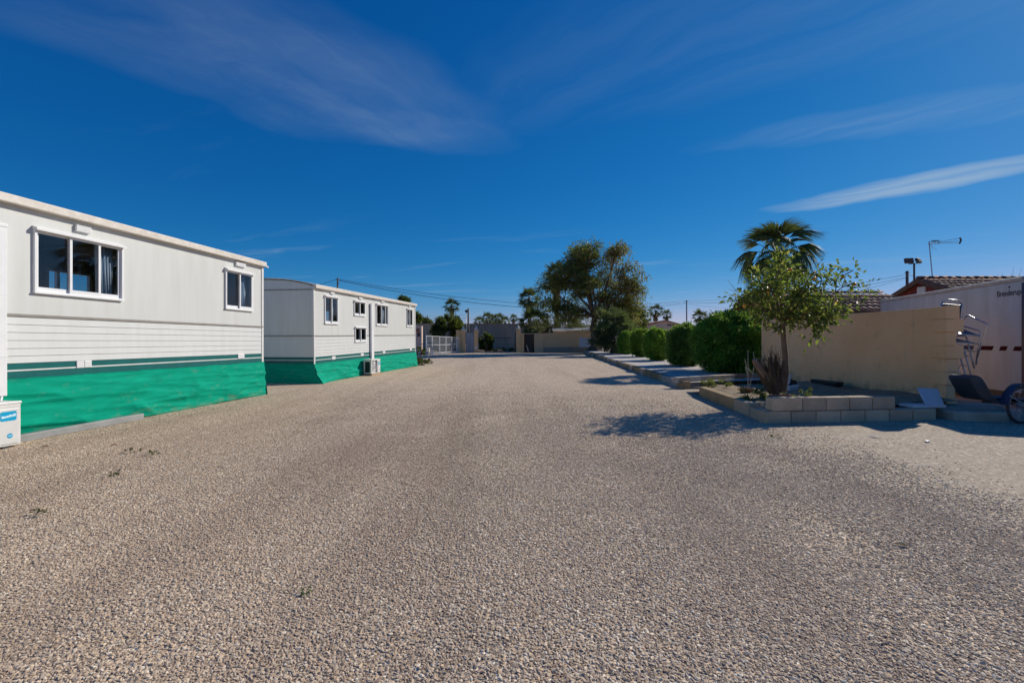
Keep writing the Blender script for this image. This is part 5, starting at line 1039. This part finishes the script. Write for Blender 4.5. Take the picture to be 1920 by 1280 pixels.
def houses():
    # left, lower house
    r = thing('tiled_house', 'low house with old clay tile roof behind the citrus tree', 'house', (0, 0, 0)); ye, yr = 15.6, 17.4; ze = H + (640 - 585) / F * ye; zr = H + (640 - 551) / F * yr; x0, x1 = 8.75, 14.0
    tile_roof(r, x0, x1, ye, ze, yr, zr); MB().box(x0 + .3, x1 - .2, ye + .35, 19, 0, ze - .05).build('wall', 'render', r)
    MB().hexa([(x0, yr + .02, zr - .08), (x1, yr + .02, zr - .08), (x1, yr + 1.8, ze - .08), (x0, yr + 1.8, ze - .08)], [(x0, yr + .02, zr), (x1, yr + .02, zr), (x1, yr + 1.8, ze), (x0, yr + 1.8, ze)]).build('roof', 'verge', r)
    for x in (x0 - .03, x1): MB().hexa([(x, ye - .05, ze - .22), (x + .03, ye - .05, ze - .22), (x + .03, yr, zr - .22), (x, yr, zr - .22)], [(x, ye - .05, ze + .02), (x + .03, ye - .05, ze + .02), (x + .03, yr, zr + .02), (x, yr, zr + .02)]).build('verge_board', 'redwall', r)
    m = MB(); m.v = [(x0 + .31, ye + .36, ze - .04), (x0 + .31, 19, ze - .3), (x0 + .31, yr, zr - .08), (x0 + .36, ye + .36, ze - .04), (x0 + .36, 19, ze - .3), (x0 + .36, yr, zr - .08)]; m.f = [(0, 1, 2), (5, 4, 3), (0, 3, 4, 1), (1, 4, 5, 2), (2, 5, 3, 0)]; m.build('gable', 'redwall', r)
    # right, red gabled house
    r = thing('red_house', 'dark red gabled house with clay tile roof behind the horse trailer', 'house', (0, 0, 0)); yr = 18.6; zr = H + (640 - 523) / F * yr; xg = (1723 - 960) / F * yr; ye = yr - 2.4; ze = zr - 1.0; yb = yr + 2.2; zbk = zr - .92; x1 = xg + 7
    tile_roof(r, xg - .05, x1, ye, ze, yr, zr)
    MB().hexa([(xg - .05, yr + .02, zr - .08), (x1, yr + .02, zr - .08), (x1, yb, zbk - .08), (xg - .05, yb, zbk - .08)], [(xg - .05, yr + .02, zr + .05), (x1, yr + .02, zr + .05), (x1, yb, zbk + .05), (xg - .05, yb, zbk + .05)]).build('roof', 'verge', r)
    m = MB(); a, b = xg + .12, xg + .3; P = [(ye + .3, 0), (yb - .3, 0), (yb - .3, zbk - .02), (yr, zr - .09), (ye + .3, ze + .05)]; m.v = [(a, y, z) for y, z in P] + [(b, y, z) for y, z in P]; m.f = [tuple(range(5)), tuple(reversed(range(5, 10)))] + [(i, 5 + i, 5 + (i + 1) % 5, (i + 1) % 5) for i in range(5)]; m.build('gable', 'redwall', r)
    MB().box(b, x1 - .3, ye + .3, yb - .3, 0, ze - .05).build('wall', 'redwall', r)
    for (y0, z0, y1, z1) in ((ye, ze, yr, zr), (yb, zbk, yr, zr)): MB().hexa([(xg - .09, y0, z0 - .16), (xg - .05, y0, z0 - .16), (xg - .05, y1, z1 - .16), (xg - .09, y1, z1 - .16)], [(xg - .09, y0, z0 + .03), (xg - .05, y0, z0 + .03), (xg - .05, y1, z1 + .03), (xg - .09, y1, z1 + .03)]).build('verge_board', 'verge', r)
    MB().box(xg + .06, xg + .12, yr - .2, yr + .16, zr - .62, zr - .32).build('gable_vent', 'offwhite', r)
    # aerial on the ridge
    q = at(1749, 521, 18.6); tpx = at(1742, 456, 18.6); r = thing('roof_antenna', 'thin television aerial standing on the tiled ridge', 'antenna', q); h = tpx.z - q.z; dx = tpx.x - q.x
    MB().tube([(0, 0, -.15), (dx, 0, h + .06)], .018, 6).build('mast', 'midgrey', r); bx_ = dx; m = MB(); m.tube([(bx_ - .03, 0, h - .03), (bx_ + .42, -.02, h + .03)], .012, 5); m.build('boom', 'midgrey', r)
    m = MB()
    for (za, zb_) in ((.10, .16), (.03, .05), (.0, -.03)): m.tube([(bx_ + .36, 0, h + za * .5), (bx_ + 1.16, -.1, h + zb_ + .02)], .007, 4)
    m.build('director_rod', 'midgrey', r); m = MB()
    for k in range(6): x = bx_ + .08 + k * .055; m.tube([(x, -.12, h - .02 + .10), (x, .12, h - .02 + .10)], .006, 4); m.tube([(x - .05, -.1, h + .12), (x + .06, .05, h - .06)], .005, 4)
    m.build('dipole', 'darkgrey', r); m = MB()
    for s_ in (0, 1, 2): m.tube([(bx_ + .03, 0, h - .04), (bx_ + .24 - s_ * .06, -.1 + s_ * .1, h - .30)], .006, 4)
    m.build('reflector', 'midgrey', r); MB().tube([(bx_ + 1.13, -.1, h + .2), (bx_ + 1.19, -.1, h + .10), (bx_ + 1.12, -.1, h - .04)], .03, 6).build('end_plate', 'darkgrey', r)
    # twin floodlights
    q = at(1714, 527, 19.2); tpx = at(1713, 494, 19.2); r = thing('floodlight_pole', 'twin floodlights on a short pole behind the red gable', 'floodlight', q); h = tpx.z - q.z
    MB().tube([(0, 0, -.6), (0, 0, h)], .035, 8).build('pole', 'darkgrey', r); MB().tube([(-.22, 0, h - .02), (.2, 0, h + .02)], .018, 6).build('crossarm', 'darkgrey', r)
    for x, rz in ((-.26, -.35), (.13, .5)):
        m = MB(); m.box(-.15, .15, -.05, .05, -.10, .11); m.xf(Matrix.Translation((x, -.05, h + .10)) @ Matrix.Rotation(rz, 4, 'Z') @ Matrix.Rotation(R(-25), 4, 'X')); o = m.build('lamp_head', 'darkgrey', r, bev=.012); m = MB(); m.box(-.125, .125, -.056, -.049, -.075, .085); m.xf(Matrix.Translation((x, -.05, h + .10)) @ Matrix.Rotation(rz, 4, 'Z') @ Matrix.Rotation(R(-25), 4, 'X')); m.build('lens', 'verge', o)
houses()
# bare branches behind the red house roof
b = at(1905, 540, 24); t = thing('bare_tree', 'leafless thin branches rising above the roof at right edge', 'tree', (b.x, 24, 0)); m = MB(); rr = random.Random(3)
m.tube([(0, 0, -.1), (0, 0, 2.2)], [.12, .09], 8); m.build('trunk', 'greybark', t, True); m = MB()
for k in range(16):
    x = -1.6 + 2.6 * k / 15 + rr.uniform(-.08, .08); h = 4.1 + 1.0 * (k / 15) + rr.uniform(-.4, .55); m.tube([(0, 0, 2.0), (x * .5, rr.uniform(-.3, .3), 3.0), (x, rr.uniform(-.3, .3), h * .85), (x + rr.uniform(-.12, .08), 0, h)], [.04, .025, .012, .005], 4, False)
    m.tube([(x * .8, 0, 3.3), (x * .8 + rr.uniform(-.3, .3), 0, 3.9), (x * .8 + rr.uniform(-.4, .4), 0, 4.5)], [.012, .008, .004], 4, False)
m.build('branch', 'greybark', t)

# ------------------------------------------------------------------ far end of the yard: gate, walls, fence, shed
YG = 46.0
def px_x(px, y): return (px - 960) / F * y
def far_end():
    g = gz(YG)
    def pillar(label, p0, p1, ytop):
        x0, x1 = px_x(p0, YG), px_x(p1, YG); zt = at(0, ytop, YG).z; w = x1 - x0; r = thing('gate_pillar', label, 'pillar', ((x0 + x1) / 2, YG, g), (0, 0, 0), 'gate pillars'); h = zt - g
        MB().box(-w / 2, w / 2, 0, w, -.1, h).build('shaft', 'render_far', r, bev=.01); MB().box(-w / 2 - .05, w / 2 + .05, -.05, w + .05, h, h + .06).build('coping', 'capwhite', r, bev=.01)
        MB().lathe([(.17, h + .06), (.18, h + .10), (.10, h + .14), (.085, h + .2), (.12, h + .25), (.07, h + .33), (.02, h + .40)], 12, (0, w / 2)).build('finial', 'capwhite', r, True); return r, w, h
    r, w, h = pillar('ochre gate pillar left of the grey door', 865, 872.2, 618.5); MB().box(w / 2, w / 2 + .10, .08, .24, h - .28, h - .02).build('wall_lamp', 'offwhite', r, bev=.02)
    r, w, h = pillar('ochre gate pillar between grey door and open gateway', 889, 896.3, 618); MB().box(w / 2, w / 2 + .10, .08, .24, h - .28, h - .02).build('wall_lamp', 'offwhite', r, bev=.02); MB().box(-w / 2 + .05, w / 2 - .06, -.012, 0, .35, .62).build('letter_plate', 'capwhite', r)
    pillar('ochre gate pillar right of the open gateway', 967.6, 975.8, 616.5)
    def wallseg(name, label, p0, p1, ytop, y, th, mat, extra=None):
        x0, x1 = px_x(p0, y), px_x(p1, y); zt = at(0, ytop, y).z; r = thing(name, label, 'wall', ((x0 + x1) / 2, y, g)); w = x1 - x0; MB().box(-w / 2, w / 2, 0, th, -.1, zt - g).build('wall', mat, r, bev=.01); MB().box(-w / 2 - .02, w / 2 + .02, -.03, th + .03, zt - g, zt - g + .05).build('coping', mat, r); return r, w, zt - g
    wallseg('boundary_wall', 'short ochre wall between white mesh fence and left gate pillar', 855, 864.6, 619.6, YG + .1, .25, 'render_far')
    # grey door
    x0, x1 = px_x(872.4, YG), px_x(888.8, YG); zt = at(0, 624, YG).z; r = thing('metal_door', 'grey metal door between the two left gate pillars', 'door', ((x0 + x1) / 2, YG + .12, g)); w = x1 - x0
    for k in range(2): MB().box(-w / 2 + k * w / 2 + .006, -w / 2 + (k + 1) * w / 2 - .006, 0, .04, .03, zt - g).build('door_leaf', 'doorgrey', r, bev=.006)
    MB().box(-w / 2 + .06, -w / 2 + .10, -.05, 0, .95, 1.1).build('handle', 'darkgrey', r)
    # open dark gate leaf
    r = thing('gate_leaf', 'dark metal gate leaf swung open beside the right pillar', 'gate', (px_x(966, YG), YG + .3, g), (0, 0, R(52))); m = MB(); L_ = 1.5; hh = at(0, 623, YG).z - g
    for x in (0, L_): MB().box(x - .03, x + .03, -.02, .02, .05, hh).build('upright', 'darkgrey', r)
    for z in (.08, .9, hh - .05): MB().box(.03, L_ - .03, -.015, .015, z, z + .05).build('rail', 'darkgrey', r)
    MB().box(.03, L_ - .03, -.004, .004, .13, .9).build('sheet', 'redwall', r)
    for k in range(11): x = .1 + k * .13; MB().box(x, x + .012, -.006, .006, .95, hh - .05).build('bar', 'darkgrey', r)
    # right boundary wall with dark doorway
    r = thing('boundary_wall', 'drab far wall with a dark doorway right of the gate', 'wall', (0, YG, 0)); X = lambda p: px_x(p, YG); zt0 = at(0, 625, YG).z
    MB().box(X(976), X(982.6), .05, .3, 0, zt0).build('wall', 'render_far', r); MB().box(X(982.6), X(1002), .9, 1.0, 0, zt0 - .02).build('door', 'black', r); MB().box(X(982.6), X(1002), .05, .3, zt0 - .06, zt0).build('lintel', 'render_brown', r); MB().box(X(1002), X(1019), .02, .3, 0, zt0 + .02).build('wall', 'render_brown', r)
    xa, xb = X(1019), X(1130); zb = at(0, 619.5, YG).z
    MB().hexa([(xa, .16, 0), (xb, .16, 0), (xb, .4, 0), (xa, .4, 0)], [(xa, .16, zt0 + .03), (xb, .16, zb), (xb, .4, zb), (xa, .4, zt0 + .03)]).build('wall', 'render_brown', r); MB().hexa([(xa, .13, 0), (xb, .13, 0), (xb, .16, 0), (xa, .16, 0)], [(xa, .13, .72), (xb, .13, .85), (xb, .16, .85), (xa, .16, .72)]).build('dado', 'dado', r)
    MB().hexa([(X(990), .885, .35), (X(990.8), .885, .35), (X(992.5), .89, .35), (X(991.5), .89, .35)], [(X(987), .885, 1.0), (X(988), .885, 1.0), (X(988), .89, 1.0), (X(987), .89, 1.0)]).build('leaning_batten', 'offwhite', r)
    # corrugated lean-to roof behind it
    y = YG + 1.4; x0, x1 = px_x(1037, y), px_x(1127, y); za, zb_ = at(0, 620.6, y).z, at(0, 615.6, y + .8).z; m = MB(); n = 90
    for i in range(n + 1):
        x = x0 + (x1 - x0) * i / n; c = .022 * math.cos(i * math.pi); m.v += [(x, y, za + c + .12 * i / n), (x, y + .9, zb_ + c + .12 * i / n)]
    m.f = [(2 * i, 2 * i + 2, 2 * i + 3, 2 * i + 1) for i in range(n)]; r = thing('lean_to_roof', 'pale corrugated roof strip showing above the far wall', 'roof', (0, 0, 0)); o = m.build('corrugated_sheet', 'capwhite', r); o.modifiers.new('t', 'SOLIDIFY').thickness = .02
    MB().box(x0 + .1, x1 - .1, y + .3, y + .5, 0, za - .03).build('wall', 'render_brown', r)
    # white board leaning by the tree
    c = at(1098, 652, 44.6); r = thing('white_board', 'white board leaning on the wall left of the big tree', 'board', (c.x, 45.2, gz(45) + .55)); MB().hexa([(-.55, -.25, 0), (.52, -.25, .02), (.52, -.21, .02), (-.55, -.21, 0)], [(-.52, .1, .95), (.56, .1, .92), (.56, .14, .92), (-.52, .14, .95)]).build('panel', 'foam', r); MB().tube([(-.2, -.3, -.5), (.3, -.6, -.30), (1.3, -.7, -.32)], .05, 6).build('root', 'twig', r)
    # soil in the gateway and road edge
    m = MB(); a, b = px_x(840, 47), px_x(1135, 47); m.face([(a, YG + .75, gz(YG) + .03), (b, YG + 1.2, gz(YG) + .03), (b, YG + 14, gz(60) + .03), (a - 3, YG + 14, gz(60) + .03)]); tag(m.build('soil_strip', 'redsoil'), 'dark reddish soil beyond the gateway', None, None, 'structure')
    m = MB(); m.box(px_x(896.4, YG), px_x(967.5, YG), YG + .1, YG + .5, g - .05, g + .10); tag(m.build('threshold', 'ledge', None, bev=.01), 'pale concrete threshold across the open gateway', 'threshold')
    m = MB(); m.box(px_x(945, 50), px_x(966, 50), 50, 50.4, gz(50) - .05, gz(50) + .42); tag(m.build('rubble_bank', 'ledge', None, bev=.12, seg=3), 'pale rubble bank behind the open gate leaf', 'rubble')
    # shed
    ys = 62.0; x0, x1 = px_x(783, ys), px_x(1002, ys); zt = at(0, 607.4, ys).z; r = thing('grey_shed', 'long grey corrugated shed beyond the gate', 'building', ((x0 + x1) / 2, ys, gz(ys))); w = x1 - x0; h = zt - gz(ys); m = MB(); n = 170
    for i in range(n + 1): x = -w / 2 + w * i / n; c = .03 if (i // 2) % 2 else -.03; m.v += [(x, c, -.1), (x, c, h)]
    m.f = [(2 * i, 2 * i + 2, 2 * i + 3, 2 * i + 1) for i in range(n)]; o = m.build('wall', 'shed', r); o.modifiers.new('t', 'SOLIDIFY').thickness = .02
    MB().box(-w / 2, w / 2, .06, 9, -.1, h - .05).build('body', 'shed', r); MB().box(-w / 2 - .1, w / 2 + .1, -.09, 9.1, h - .03, h + .06).build('roof', 'shed', r); MB().box(w * .05, w * .30, -.06, -.035, 1.42, 1.5).build('cable_tray', 'darkgrey', r); MB().box(w * .33, w * .40, -.05, -.035, .9, 2.1).build('pale_panel', 'beam', r)
    # utility pole and lamp by the gate
    q = at(878, 655, 49); r = thing('utility_pole', 'dark pole standing behind the grey door', 'pole', (q.x, 49, gz(49)), (0, 0, 0), 'utility poles'); MB().tube([(0, 0, -.2), (0, 0, at(0, 578, 49).z - gz(49))], [.11, .085], 8).build('pole', 'polewood', r, True)
    q = at(874.6, 655, 49.5); r = thing('street_lamp', 'thin street lamp beside the dark pole behind gate', 'street lamp', (q.x, 49.5, gz(49))); h = at(0, 584, 49.5).z - gz(49); MB().tube([(0, 0, -.2), (0, 0, h)], .035, 6).build('post', 'midgrey', r, True); MB().lathe([(.05, h - .12), (.16, h - .02), (.19, h + .08), (.08, h + .18), (.02, h + .2)], 12).build('lamp_head', 'darkgrey', r, True)
    # white mesh fence
    a = Vector((px_x(799, 36.6), 36.6, 0)); b = Vector((px_x(864, 46.2), 46.2, 0)); d = b - a; Lf = d.length; d.normalize(); r = thing('mesh_fence', 'white wire mesh fence running up to the left gate pillar', 'fence', (a.x, a.y, gz(40)), (0, -.004, math.atan2(d.y, d.x))); n = 6; hh = 1.62
    def fx(px): u = (px - 960) / F; return (u * a.y - a.x) / (d.x - u * d.y)
    xs = [0] + [fx(p) for p in (810.2, 824.1, 836, 847, 856.7)] + [Lf]
    for i, x in enumerate(xs): MB().box(x - .04, x + .04, -.03, .03, -.1, hh - .02 * i).build('post', 'mesh', r)
    for i in range(6):
        x0, x1 = xs[i] + .04, xs[i + 1] - .04; m = MB(); hb = hh - .02 * i - .04
        for z in (.10, .82, hb - .02): m.box(x0, x1, -.018, .018, z, z + .04)
        for k in range(13): z = .16 + k * (hb - .25) / 12; m.box(x0, x1, -.004, .004, z, z + .007)
        nn = max(4, int((x1 - x0) / .11))
        for k in range(1, nn): x = x0 + (x1 - x0) * k / nn; m.box(x - .0035, x + .0035, .005, .012, .1, hb)
        m.build('mesh_panel', 'mesh', r)
    # pinkish wall stub with clay ornament and letter box
    y = 37.5; x1 = px_x(790.6, y); zt = at(0, 610.8, y).z; r = thing('pink_pillar', 'pinkish rendered pillar past the end of the farther mobile home', 'pillar', (x1 - .6, y, gz(y))); h = zt - gz(y); MB().box(-.6, .6, 0, .5, -.1, h).build('shaft', 'pink', r, bev=.02)
    c = at(784, 619, y); r = thing('clay_ornament', 'terracotta wall ornament on the pinkish pillar', 'ornament', (c.x, y, c.z)); m = MB(); m.lathe([(.02, -.02), (.10, .0), (.13, .05), (.05, .10)], 14); m.xf(Matrix.Rotation(R(90), 4, 'X')); m.build('face', 'terracotta', r, True); m = MB()
    for k in range(10): q = k * .628; m.tube([(.10 * math.cos(q), -.02, .10 * math.sin(q)), (.20 * math.cos(q), -.02, .20 * math.sin(q))], [.03, .006], 5)
    m.build('ray', 'terracotta', r)
    c = at(785.5, 627, y); r = thing('letter_box', 'dark letter box below the clay ornament', 'letter box', (c.x, y, c.z)); MB().box(-.13, .13, -.12, 0, -.16, .14).build('case', 'darkgrey', r, bev=.02); MB().box(-.10, .10, -.128, -.119, .05, .07).build('slot', 'black', r)
    c = gp(792.5, 664); r = thing('stone_trough', 'small pale stone trough by the pinkish pillar', 'trough', c, (0, 0, .15)); MB().box(-.35, .35, -.2, .2, -.02, .36).build('trough', 'kerb_a', r, bev=.03); MB().box(-.1, .5, .22, .5, 0, .5).build('planter', 'darkgrey', r, bev=.03)
    # garden lamp on thin post
    c = gp(803, 681.5); r = thing('garden_lamp', 'small white garden lamp on a thin post by farther mobile home', 'garden lamp', c); MB().tube([(0, 0, -.05), (0, 0, .64)], .018, 6).build('post', 'midgrey', r); m = MB(); m.hexa([(-.06, -.06, .64), (.06, -.06, .64), (.06, .06, .64), (-.06, .06, .64)], [(-.085, -.085, .86), (.085, -.085, .86), (.085, .085, .86), (-.085, .085, .86)]); m.build('lantern', 'capwhite', r, bev=.01); MB().box(-.1, .1, -.1, .1, .86, .89).build('cap', 'capwhite', r, bev=.01)
    # pinkish far house
    y = 68; x0, xm, x1 = px_x(1190, y), px_x(1248, y), px_x(1292, y); za = at(0, 601.5, y).z; ze = at(0, 614, y).z; r = thing('pink_house', 'low pinkish house with shallow tiled gable beyond the shrubs', 'house', (xm, y, 0)); a, b = x0 - xm, x1 - xm
    m = MB(); P = [(a, 0), (b, 0), (b, ze), (0, za), (a, ze)]; m.v = [(x, 0, z) for x, z in P] + [(x, 8, z) for x, z in P]; m.f = [tuple(range(5)), tuple(reversed(range(5, 10)))] + [(i, 5 + i, 5 + (i + 1) % 5, (i + 1) % 5) for i in range(5)]; m.build('wall', 'pink', r)
    for (xa_, xb_) in ((a - .3, 0), (b + .3, 0)):
        m = MB(); zA = ze - .3 * (za - ze) / abs(xb_ - xa_); m.hexa([(xa_, -.25, zA), (xb_, -.25, za), (xb_, 8.2, za), (xa_, 8.2, zA)], [(xa_, -.25, zA + .14), (xb_, -.25, za + .14), (xb_, 8.2, za + .14), (xa_, 8.2, zA + .14)]); m.build('roof', 'tile', r)
    m = MB()
    for k in range(3): m.box(.25 + k * .35, .5 + k * .35, -.02, .02, za - .75, za - .45)
    m.build('gable_vent', 'darkgrey', r); MB().box(a + 1.2, a + 2.2, -.04, -.0, 1.2, 2.2).build('window', 'darkgrey', r)
far_end()

# poles and wires
def wire(label, a, b, sag, rad=.012, n=28, group='overhead wires'):
    pts = [Vector(a).lerp(Vector(b), i / n) - Vector((0, 0, 4 * sag * (i / n) * (1 - i / n))) for i in range(n + 1)]; tag(MB().tube(pts, rad, 5).build('overhead_wire', 'wire', None, True), label, 'wire', group)
def pole(label, px, ytop, y, rad, mat):
    t = at(px, ytop, y); r = thing('utility_pole', label, 'pole', (t.x, y, gz(y)), (0, 0, 0), 'utility poles'); MB().tube([(0, 0, -.2), (0, 0, t.z - gz(y))], [rad * 1.2, rad], 8).build('pole', mat, r, True); MB().tube([(-.18, 0, t.z - gz(y) - .12), (.18, 0, t.z - gz(y) - .12)], .03, 5).build('bracket', 'darkgrey', r); return t
a = pole('pole top showing over the roof of the farther mobile home', 633, 521, 40, .07, 'polewood'); b = pole('thin grey utility pole between the far palms', 1287.5, 563, 60, .085, 'polegrey'); c = pole('thick weathered pole left of the floodlights', 1701, 508, 34, .09, 'polewood')
V = Vector
wire('upper wire from left pole across to thin grey pole', a + V((0, 0, -.10)), b + V((0, 0, -.05)), 1.35, .018); wire('lower wire from left pole across to thin grey pole', a + V((0, 0, -.2)), b + V((0, 0, -.30)), 1.62, .022)
wire('short wire dropping left from the pole over the mobile home', a + V((0, 0, -.1)), V((-26, 42, 5.6)), .5, .016)
wire('upper wire from thin grey pole towards the weathered pole', b + V((0, 0, -.05)), c + V((0, 0, -.25)), .5, .012); wire('middle wire from thin grey pole to weathered pole', b + V((0, 0, -.25)), c + V((0, 0, -.45)), .7, .012); wire('lowest wire sagging to the weathered pole', b + V((0, 0, -.4)), c + V((0, 0, -.5)), 1.3, .010)
wire('short wire leaving the weathered pole to the right', c + V((0, 0, -.3)), V((40, 36, 6.2)), .3, .010)
wire('upper faint wire crossing above the grey shed', at(778, 588, 60), at(960, 590, 60), .5, .008); wire('lower faint wire crossing above the grey shed', at(778, 594, 60), at(975, 596, 60), .3, .008)

# ------------------------------------------------------------------ small litter on the yard
LI = [(.06, .05, .03), (.10, .085, .05)]
for i, (px, py, rx, lab) in enumerate(((250, 848, .07, 'small dark weed left of another weed near the grey beam'), (282, 853, .055, 'small dark weed farther right near the grey beam'), (80, 964, .05, 'tiny dark weed in the gravel at left'), (575, 1112, .03, 'tiny green weed in the foreground gravel'), (1455, 822, .07, 'small weed near the citrus shadow'), (216, 891, .05, 'tiny weed in gravel left of centre'))):
    q = gp(px, py); shrub('gravel_weed', lab, (q.x, q.y, q.z), rx, rx * .7, min(.02, rx * .5), 70, (min(.035, rx * .6), .25), LI if i != 3 else [(.06, .13, .03), (.1, .18, .05)], 100 + i, cat='weed', stems=False, clumps=10, group='weeds in the gravel')
for i, (px, py, lab) in enumerate(((85, 838, 'brown dry leaf near the air conditioner'), (215, 834, 'brown dry leaf in front of the grey beam'), (1692, 1024, 'pale yellow-green leaf on the foreground gravel'), (1740, 828, 'flat pale scrap on the sandy ground'), (1640, 820, 'small flat scrap nearest the citrus side'))):
    q = gp(px, py); m = MB(); s_ = .045 if i < 3 else .09; m.v = [(-s_, 0, .012), (0, -s_ * .35, .022), (s_, 0, .014), (0, s_ * .35, .02)]; m.f = [(0, 1, 2), (0, 2, 3)]
    o = m.build('dry_leaf' if i < 3 else 'paper_scrap', ('terracotta', 'terracotta', 'leaf', 'foam', 'foam')[i] if i != 2 else 'wood', None, loc=q); o.rotation_euler = (0, 0, i * 1.3); o.modifiers.new('t', 'SOLIDIFY').thickness = .003; tag(o, lab, 'leaf' if i < 3 else 'scrap')
